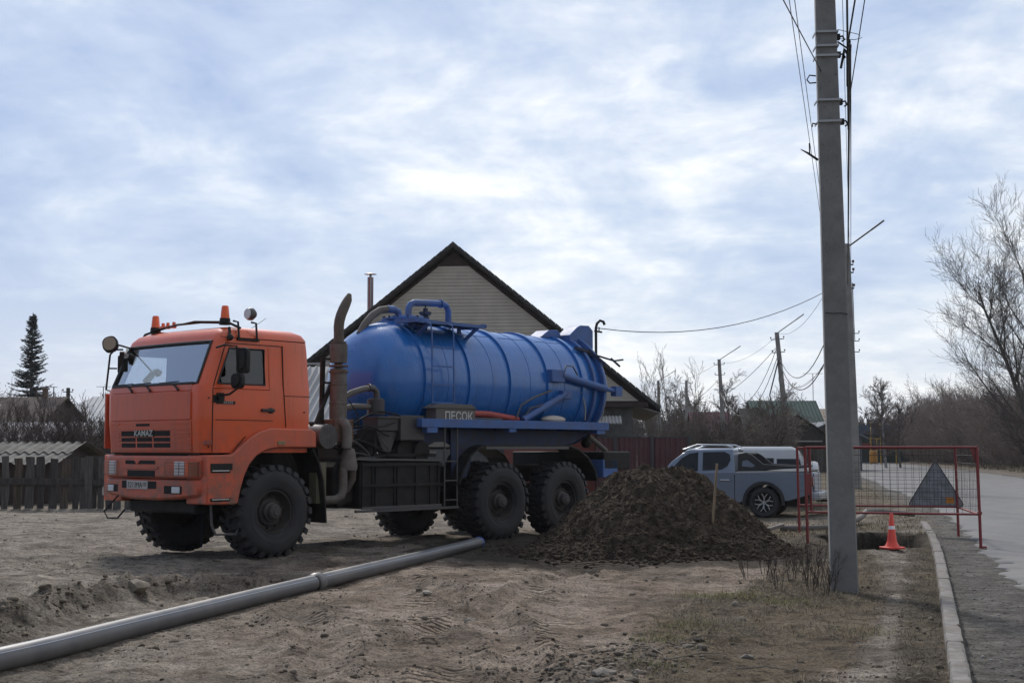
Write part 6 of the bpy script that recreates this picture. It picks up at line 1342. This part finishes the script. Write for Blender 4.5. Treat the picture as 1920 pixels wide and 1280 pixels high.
# long low limbs reaching left
def simple_tree(name, loc, h, r, seed, label, mtr, mtw, kids_=(9, 7, 6, 0), spread=.55, up=.06, lratio=.42, stems=1, lean=.0, rmin=.012, cat='tree', split=1, nseg=7, droop=0., group=None, wid=.35):
    rnd = random.Random(seed); o_ = empty(name, loc); tag(o_, label, cat, group); out = []
    for s_ in range(stems):
        a = rnd.uniform(0, 6.28); k = wid if stems > 1 else 0
        grow(rnd, (math.cos(a)*k*.4, math.sin(a)*k*.4, -.3), (math.cos(a)*k+lean, math.sin(a)*k, 1), h*rnd.uniform(.8, 1.05), r, 0, len(kids_)-1, out, up=up, spread=spread, nseg=nseg, kids_=list(kids_), taper=.25, wig=.07, start=.15, lratio=lratio, droop=droop)
    tree_from(name, out, mtr, mtw, o_, split, rmin); return o_
simple_tree('birch_tree', (28.8, 103, 0), 7.6, .12, 31, 'feathery bare birch left of the thicket across the road', birchb, twigr, (26, 14, 12, 0), .75, .06, .38, rmin=.009, droop=.05)
simple_tree('birch_tree', (30.2, 104, 0), 5.2, .10, 32, 'low bare tree at the foot of the feathery birch', bark, twigr, (14, 9, 7, 0), .6, .04, .48, rmin=.014)
simple_tree('bare_tree', (29.0, 75, 0), 6.2, .1, 41, 'bare tree rising from the middle of the roadside thicket', barkd, twig, (14, 9, 7, 0), .55, .05, .46, rmin=.010)
simple_tree('bare_tree', (34.0, 82, 0), 8.2, .1, 42, 'dark bare tree behind the big tree on the right', barkd, twig, (14, 9, 7, 0), .55, .05, .46, rmin=.011)
# trees between the houses
simple_tree('birch_tree', (20.6, 134, 0), 8.6, .16, 51, 'tall pale birch rising above the red roof', birchb, twigr, (30, 14, 12, 0), .7, .04, .34, rmin=.010, droop=.12)
simple_tree('birch_tree', (22.9, 136, 0), 7.6, .16, 52, 'birch standing right of the middle lamp pole', birchb, twigr, (30, 14, 12, 0), .7, .04, .34, rmin=.010, droop=.12)
simple_tree('birch_tree', (18.6, 138, 0), 7.6, .14, 53, 'smaller birch just right of the braced pole', birchb, twigr, (28, 14, 11, 0), .7, .04, .34, rmin=.010, droop=.1)
simple_tree('bare_tree', (25.6, 138, 0), 7.0, .14, 54, 'rounded bare tree behind the green roof', bark, twigr, (26, 14, 12, 0), .8, .05, .42, rmin=.010)
simple_tree('bare_tree', (28.4, 139, 0), 6.6, .14, 55, 'bare tree behind the right part of the green roof', bark, twigr, (26, 14, 12, 0), .8, .05, .42, rmin=.010)
simple_tree('bare_tree', (33.2, 150, 0), 6.6, .14, 56, 'far bare tree right of the green roof', bark, twigr, (14, 10, 6, 0), .6, .04, .45, rmin=.02)
for i, (x, y, h, lb) in enumerate(((10.3, 88, 6.6, 'slender bare tree nearest the corner of the siding house'), (11.8, 92, 7.4, 'tall thin bare tree before the far lamp pole'), (8.9, 86, 5.2, 'bare sapling partly behind the siding house eave'), (13.2, 95, 5.6, 'low bare tree left of the braced pole'))):
    simple_tree('bare_tree', (x, y, 0), h, .055, 60+i, lb, bark, mat('twig_tan', (.115, .092, .072), .9), (11, 8, 6, 0), .38, .08, .40, 2, rmin=.006, nseg=6)
for i, (x, y, h, lb) in enumerate(((14.9, 80, 3.6, 'spreading bare apple tree left of the leaning lamp pole'), (16.6, 83, 4.4, 'gnarled bare tree just left of the leaning lamp pole'), (12.6, 78, 3.0, 'bare bushy tree before the red roofed house'))):
    simple_tree('fruit_tree', (x, y, 0), h, .13, 70+i, lb, barkd, mat('twig_tan', (.115, .092, .072), .9), (13, 9, 8, 0), .75, .03, .55, 2, rmin=.012, nseg=6, wid=.5)
# shrubs left, behind the board fence
for i, (x, y, h, lb) in enumerate(((-19.8, 47, 4.1, 'tall bare shrub at the far left edge'), (-17.2, 46, 3.0, 'bare shrub between the left edge and the fir'), (-15.2, 45, 2.6, 'bare shrub in front of the brown roof'), (-13.6, 44, 2.3, 'bare shrub before the green board shed'), (-12.3, 46, 2.3, 'bare shrub beside the cab of the truck'), (-20.8, 54, 3.2, 'thin bare shrub behind the leftmost one'), (-16.4, 54, 2.2, 'low bare shrub under the brown gable'))):
    simple_tree('bare_shrub', (x, y, 0), h, .035, 80+i, lb, barkd, twigr, (9, 7, 6, 0), .45, .09, .52, 5, rmin=.0065, nseg=5, cat='shrub', wid=.5)
# fir tree
def fir(name, loc, h, w, label, seed=5):
    rnd = np.random.default_rng(seed); o_ = empty(name, loc); tag(o_, label, 'fir tree'); P0 = []; P1_ = []; R0 = []; R1 = []; V = []; F = []
    obj('trunk', MB().disc(.2, .03, -.3, h, (0, 0, 0), 'z', 8), barkd, o_)
    z = .8; 
    while z < h-.15:
        t = z/h; L = w*(1-t)**.85*1.0+.10
        if t < .25: L *= rnd.uniform(.75, 1.1)
        nb = int(7+6*(1-t))
        for k in range(nb):
            a = rnd.uniform(0, 6.283); l = L*rnd.uniform(.62, 1.12); el = .25-.55*(1-t)+rnd.normal(0, .07); n = max(3, int(l/.16)); p = np.array([0, 0, z+rnd.uniform(-.12, .12)])
            for j in range(n):
                tt = (j+.5)/n; e2 = el+.55*tt**2; q = p+np.array([math.cos(a)*math.cos(e2), math.sin(a)*math.cos(e2), math.sin(e2)])*l/n; 
                for _ in range(10):
                    c = p+(q-p)*rnd.random(); aa = a+rnd.choice([-1, 1])*rnd.uniform(.3, 1.3); s_ = rnd.uniform(.16, .34)*(1.1-.55*tt); dirv = np.array([math.cos(aa), math.sin(aa), rnd.uniform(-.45, .12)])*s_; pv = np.array([-math.sin(aa), math.cos(aa), rnd.uniform(-.6, .6)])*s_*.22
                    b_ = len(V); V += [c-pv, c+pv, c+dirv+pv*.5, c+dirv-pv*.5]; F.append((b_, b_+1, b_+2, b_+3))
                p = q
        z += .17+.20*(1-t)
    npmesh('crown', V, F, mat('fir_needles', (.014, .026, .020), .85), o_)
fir('fir_tree', (-39.7, 110, 0), 12.7, 2.9, 'tall dark fir tree rising above the brown roofs on the left')
# thicket across the road: one bush mesh baked many times into one mass
def bush_proto(seed, h, stems, kids_=(8, 6, 5, 0)):
    rnd = random.Random(seed); out = []
    for s_ in range(stems):
        a = rnd.uniform(0, 6.28); grow(rnd, (math.cos(a)*.3, math.sin(a)*.3, -.2), (math.cos(a)*.45, math.sin(a)*.45, 1), h*rnd.uniform(.7, 1), .03, 0, len(kids_)-1, out, up=.07, spread=.5, nseg=5, kids_=list(kids_), taper=.3, wig=.09, start=.1, lratio=.5)
    return out
def mass(name, protos, places, m, label, cat, w=.012):
    VV = []; FF = []; off = 0
    for (x, y, z, s_, pi_) in places:
        P = protos[pi_]; a = rng.uniform(0, 6.28); c, t = math.cos(a), math.sin(a); M = np.array([[c, -t, 0], [t, c, 0], [0, 0, 1]])*s_
        A = P[0] @ M.T+np.array([x, y, z]); B = P[1] @ M.T+np.array([x, y, z]); d = B-A; side_ = np.cross(d, rng.normal(size=(len(A), 3))); side_ /= np.maximum(np.linalg.norm(side_, axis=1, keepdims=True), 1e-6)
        ra = np.maximum(P[2]*s_, w)[:, None]; rb2 = np.maximum(P[3]*s_, w*.7)[:, None]
        VV.append(np.stack([A-side_*ra, A+side_*ra, B+side_*rb2, B-side_*rb2], 1).reshape(-1, 3)); n = len(A); FF.append(np.arange(n*4).reshape(n, 4)+off); off += n*4
    o = npmesh(name, np.concatenate(VV), np.concatenate(FF), m); o['kind'] = 'stuff'; tag(o, label, cat); return o
def pa(o): return (np.array([q[0] for q in o]), np.array([q[1] for q in o]), np.array([q[2] for q in o]), np.array([q[3] for q in o]))
protos = [pa(bush_proto(s_, 4.2, 6)) for s_ in (1, 2, 3)]
pl_ = []
for i in range(260):
    u = rng.uniform(1612, 2150); y0 = float(np.interp(u, [1600, 1700, 1780, 1860, 1920, 2150], [168, 140, 116, 96, 84, 66])); y = y0+rng.random()**1.5*26
    top = float(np.interp(u, [1600, 1660, 1720, 1765, 1850, 1920, 2150], [800, 772, 742, 704, 690, 700, 690])); hgt = 1.5+(840-top)/2500*y
    pl_.append(((u-960)/2500*y, y, .0, hgt/5.6*rng.uniform(.6, 1.08), i % 3))
mass('thicket', protos, pl_, mat('thicket_twigs', (.21, .165, .14), .95), 'dense brown bare thicket along the far side of the road', 'thicket', .011)
pl_ = []
for i in range(150):
    u = rng.uniform(-100, 1660); y = rng.uniform(150, 185); pl_.append(((u-960)/2500*y, y, 0, rng.uniform(.9, 1.7), i % 3))
mass('far_woods', protos, pl_, mat('far_twigs', (.075, .060, .058), .95), 'distant bare woods on the horizon behind the houses', 'woods', .03)
pl_ = []
for i in range(44):
    y = rng.uniform(88, 112); u = rng.uniform(1240, 1560); pl_.append(((u-960)/2500*y, y, 0, rng.uniform(.45, .85), i % 3))
for i in range(26):
    y = rng.uniform(42, 62); u = rng.uniform(0, 260); pl_.append(((u-960)/2500*y, y, 0, rng.uniform(.35, .55), i % 3))
mass('undergrowth', protos, pl_, mat('garden_twigs', (.085, .065, .052), .95), 'tangled bare garden undergrowth around the sheds and houses', 'undergrowth', .009)
# ------------------------------------------------------------------ dry grass
def blades(name, P, L, Wd, flat, m, label, curl=.4, seed=1):
    r_ = np.random.default_rng(seed); n = len(P); a = r_.uniform(0, 6.283, n); el = r_.uniform(flat[0], flat[1], n); d = np.stack([np.cos(a)*np.cos(el), np.sin(a)*np.cos(el), np.sin(el)], -1); s_ = np.stack([-np.sin(a), np.cos(a), np.zeros(n)], -1)*Wd[:, None]
    mid = P+d*L[:, None]*.5; d2_ = d.copy(); d2_[:, 2] -= curl*r_.random(n); tip = mid+d2_*L[:, None]*.5; tip[:, 2] = np.maximum(tip[:, 2], P[:, 2]+.004)
    V = np.stack([P-s_, P+s_, mid+s_*.8, mid-s_*.8, tip], 1).reshape(-1, 3); b_ = np.arange(n)[:, None]*5; F3 = np.concatenate([b_+0, b_+1, b_+2], 1); F4 = np.concatenate([b_+0, b_+2, b_+3], 1); F5 = np.concatenate([b_+3, b_+2, b_+4], 1)
    o = npmesh(name, V, np.concatenate([F3, F4, F5]), m); tag(o, label, 'grass', kind='stuff'); return o
strawm = mat('straw_blades', (.13, .105, .062), .9, col2=(.19, .15, .09), nscale=2.5); strawd = mat('dead_grass_blades', (.055, .044, .03), .9, col2=(.10, .08, .05), nscale=3); greenm = mat('green_blades', (.12, .125, .03), .85, col2=(.20, .18, .06), nscale=4)
def scatter(n, ymin, ymax, fx0, fx1, pw=1.4, seed=1, dens=None):
    r_ = np.random.default_rng(seed); y = ymin+r_.random(n)**pw*(ymax-ymin); x = fx0(y)+r_.random(n)*(fx1(y)-fx0(y)); k = np.ones(n, bool)
    if dens is not None: k &= r_.random(n) < dens(x, y)
    k &= polydist(x, y, PIT) > .08; x, y = x[k], y[k]; return x, y
dn = lambda x, y: np.clip(.35+fbm(x*1.8, y*1.8, 120, 3)*2.2, .03, 1)
x, y = scatter(30000, 7.6, 19, lambda y: xgl(y)-.15, lambda y: xpl(y)+.05, 1.2, 3, dn); r_ = np.random.default_rng(5)
blades('dry_grass', np.stack([x, y, hz(x, y)], -1), r_.uniform(.03, .10, len(x)), r_.uniform(.0009, .0020, len(x)), (.02, .9), strawd, 'short dead brown grass on the verge round the near pole', .5, 6)
x, y = scatter(16000, 7.6, 19, lambda y: xgl(y)-.1, lambda y: xpl(y)+.05, 1.2, 7, dn)
blades('dry_grass', np.stack([x, y, hz(x, y)], -1), r_.uniform(.04, .12, len(x)), r_.uniform(.0009, .0022, len(x)), (.0, .8), strawm, 'pale straw blades mixed into the verge grass', .5, 8)
x, y = scatter(9000, 7.2, 20, lambda y: xk(y)-.38, lambda y: xk(y)-.01, 1.2, 9)
blades('dry_grass', np.stack([x, y, hz(x, y)], -1), r_.uniform(.02, .07, len(x)), r_.uniform(.0009, .002, len(x)), (.05, .9), strawd, 'narrow strip of dead grass along the kerb', .5, 10)
x, y = scatter(26000, 22.5, 48, lambda y: np.full_like(y, 3.2), lambda y: np.minimum(xr(y)-.6, 30), 1.3, 11, lambda x, y: np.clip(.3+fbm(x*.9, y*.9, 92, 3)*2.5, .02, 1))
blades('dry_grass', np.stack([x, y, hz(x, y)], -1), r_.uniform(.05, .16, len(x)), r_.uniform(.003, .006, len(x)), (.1, 1.1), strawm, 'dry grass behind the pit and around the parked cars', .4, 12)
x, y = scatter(5200, 7.8, 26, lambda y: -y*.42, lambda y: xgl(y)+.2, 1.3, 23, lambda x, y: np.clip(.1+fbm(x*1.5, y*1.5, 140, 3)*2.4, .02, 1))
blades('straw_litter', np.stack([x, y, hz(x, y)+.003], -1), r_.uniform(.02, .07, len(x)), r_.uniform(.0008, .0018, len(x)), (.0, .25), strawm, 'loose straw and dead blades littering the dirt lot', .2, 24)
gp = [(1.45, 11.2, .16, 380), (1.15, 10.6, .14, 260), (1.9, 13.5, .16, 420), (2.3, 13.6, .18, 500), (2.6, 13.1, .15, 380), (.95, 9.4, .12, 160), (3.0, 11.2, .18, 160), (1.0, 8.6, .1, 120)]
xx = np.concatenate([r_.normal(a, c, n) for a, b, c, n in gp]); yy = np.concatenate([r_.normal(b, c, n) for a, b, c, n in gp])
blades('green_grass', np.stack([xx, yy, hz(xx, yy)], -1), r_.uniform(.03, .09, len(xx)), r_.uniform(.0012, .0024, len(xx)), (.2, 1.2), greenm, 'yellow-green tufts of young grass on the verge', .4, 14)
# roadside bank grass across the road
r_ = np.random.default_rng(15); y = 60+r_.random(16000)**1.3*70; x = xr(y)+9.5+r_.random(16000)*7
blades('bank_grass', np.stack([x, y, hz(x, y)], -1), r_.uniform(.15, .5, len(x)), r_.uniform(.012, .02, len(x)), (.2, 1.2), mat('bank_straw', (.10, .082, .052), .9), 'pale dead grass on the bank across the road', .5, 16)
# dead weed stems by the near pole: each a plant
weedm = mat('dead_weed_stem', (.055, .042, .034), .9)
wd = [(2.95, 15.3), (3.1, 14.9), (3.25, 15.0), (3.28, 14.5), (3.15, 14.2), (3.4, 15.4), (2.85, 14.4), (3.35, 14.15), (3.05, 16.3), (3.5, 16.6), (2.75, 15.8), (3.2, 13.8)]
for i, (x, y) in enumerate(wd):
    rnd = random.Random(300+i); o_ = empty('dead_weed', (x, y, gz(x, y))); tag(o_, 'thin dead weed in the clump left of the near pole', 'weed', 'dead weeds left of the near pole'); out = []
    for s_ in range(5): a = rnd.uniform(0, 6.28); grow(rnd, (math.cos(a)*.03, math.sin(a)*.03, -.02), (math.cos(a)*.22, math.sin(a)*.22, 1), rnd.uniform(.2, .52), .004, 0, 2, out, up=.05, spread=.5, nseg=5, kids_=[5, 4, 0], taper=.4, wig=.08, start=.2, lratio=.38)
    segs_mesh('stems', [q[0] for q in out], [q[1] for q in out], [max(q[2], .0016) for q in out], [max(q[3], .0012) for q in out], weedm, o_, 3)
# fallen twigs in the verge
tm_ = mat('dry_stick', (.20, .17, .13), .9)
for i, (x, y, a, L) in enumerate(((1.35, 9.75, .5, .55), (1.75, 9.3, -.5, .45), (2.05, 8.95, 1.2, .28), (1.5, 10.6, .2, .3), (1.0, 9.9, 2.2, .3))):
    c, t = math.cos(a)*L/2, math.sin(a)*L/2; o = obj('dry_stick', MB().tube([(x-c, y-t, gz(x-c, y-t)+.02), (x, y+.02, gz(x, y)+.035), (x+c*.6, y+t*.6-.02, gz(x, y)+.03), (x+c, y+t, gz(x+c, y+t)+.015)], [.006, .005, .004, .002], 5), tm_, None); tag(o, ('longest dry stick in the verge grass', 'curved pale stick at the bottom of the verge', 'short stick nearest the footpath', 'thin stick in the middle of the grass', 'stick beside the grey clods')[i], 'stick')
# asphalt crumbs on the road
for i, (u, v) in enumerate(((1870, 1048), (1893, 1049), (1882, 1047))):
    pass
n = 60; r_ = np.random.default_rng(17); x = r_.uniform(7.0, 7.9, n); y = 18.0+(x-7)*.0+r_.normal(0, .05, n); sz = np.clip(r_.lognormal(-4.0, .5, n), .008, .05)
clods('asphalt_crumbs', np.stack([x, y, np.full(n, .01)], -1), sz, mat('tar_black', (.03, .028, .027), .9), None, 1, .5, .3, None, label='line of black crumbs across the edge of the road', cat='crumbs')

# ------------------------------------------------------------------ haze
def build_haze():
    hb = MB().box(-420, 420, -45, 430, -3, 18); m = bpy.data.materials.new('haze_air'); m.use_nodes = True; nt = m.node_tree; N = nt.nodes
    for n_ in list(N): N.remove(n_)
    o = N.new('ShaderNodeOutputMaterial'); v = N.new('ShaderNodeVolumePrincipled'); v.inputs['Color'].default_value = (.93, .96, 1, 1); v.inputs['Density'].default_value = HAZE; v.inputs['Anisotropy'].default_value = .3
    nt.links.new(v.outputs[0], o.inputs['Volume']); ob = obj('haze', hb, m, None, None); ob['kind'] = 'stuff'; ob['label'] = 'thin spring haze over the far houses and woods'; ob['category'] = 'haze'; ob.display_type = 'WIRE'
HAZE = .0002
build_haze()
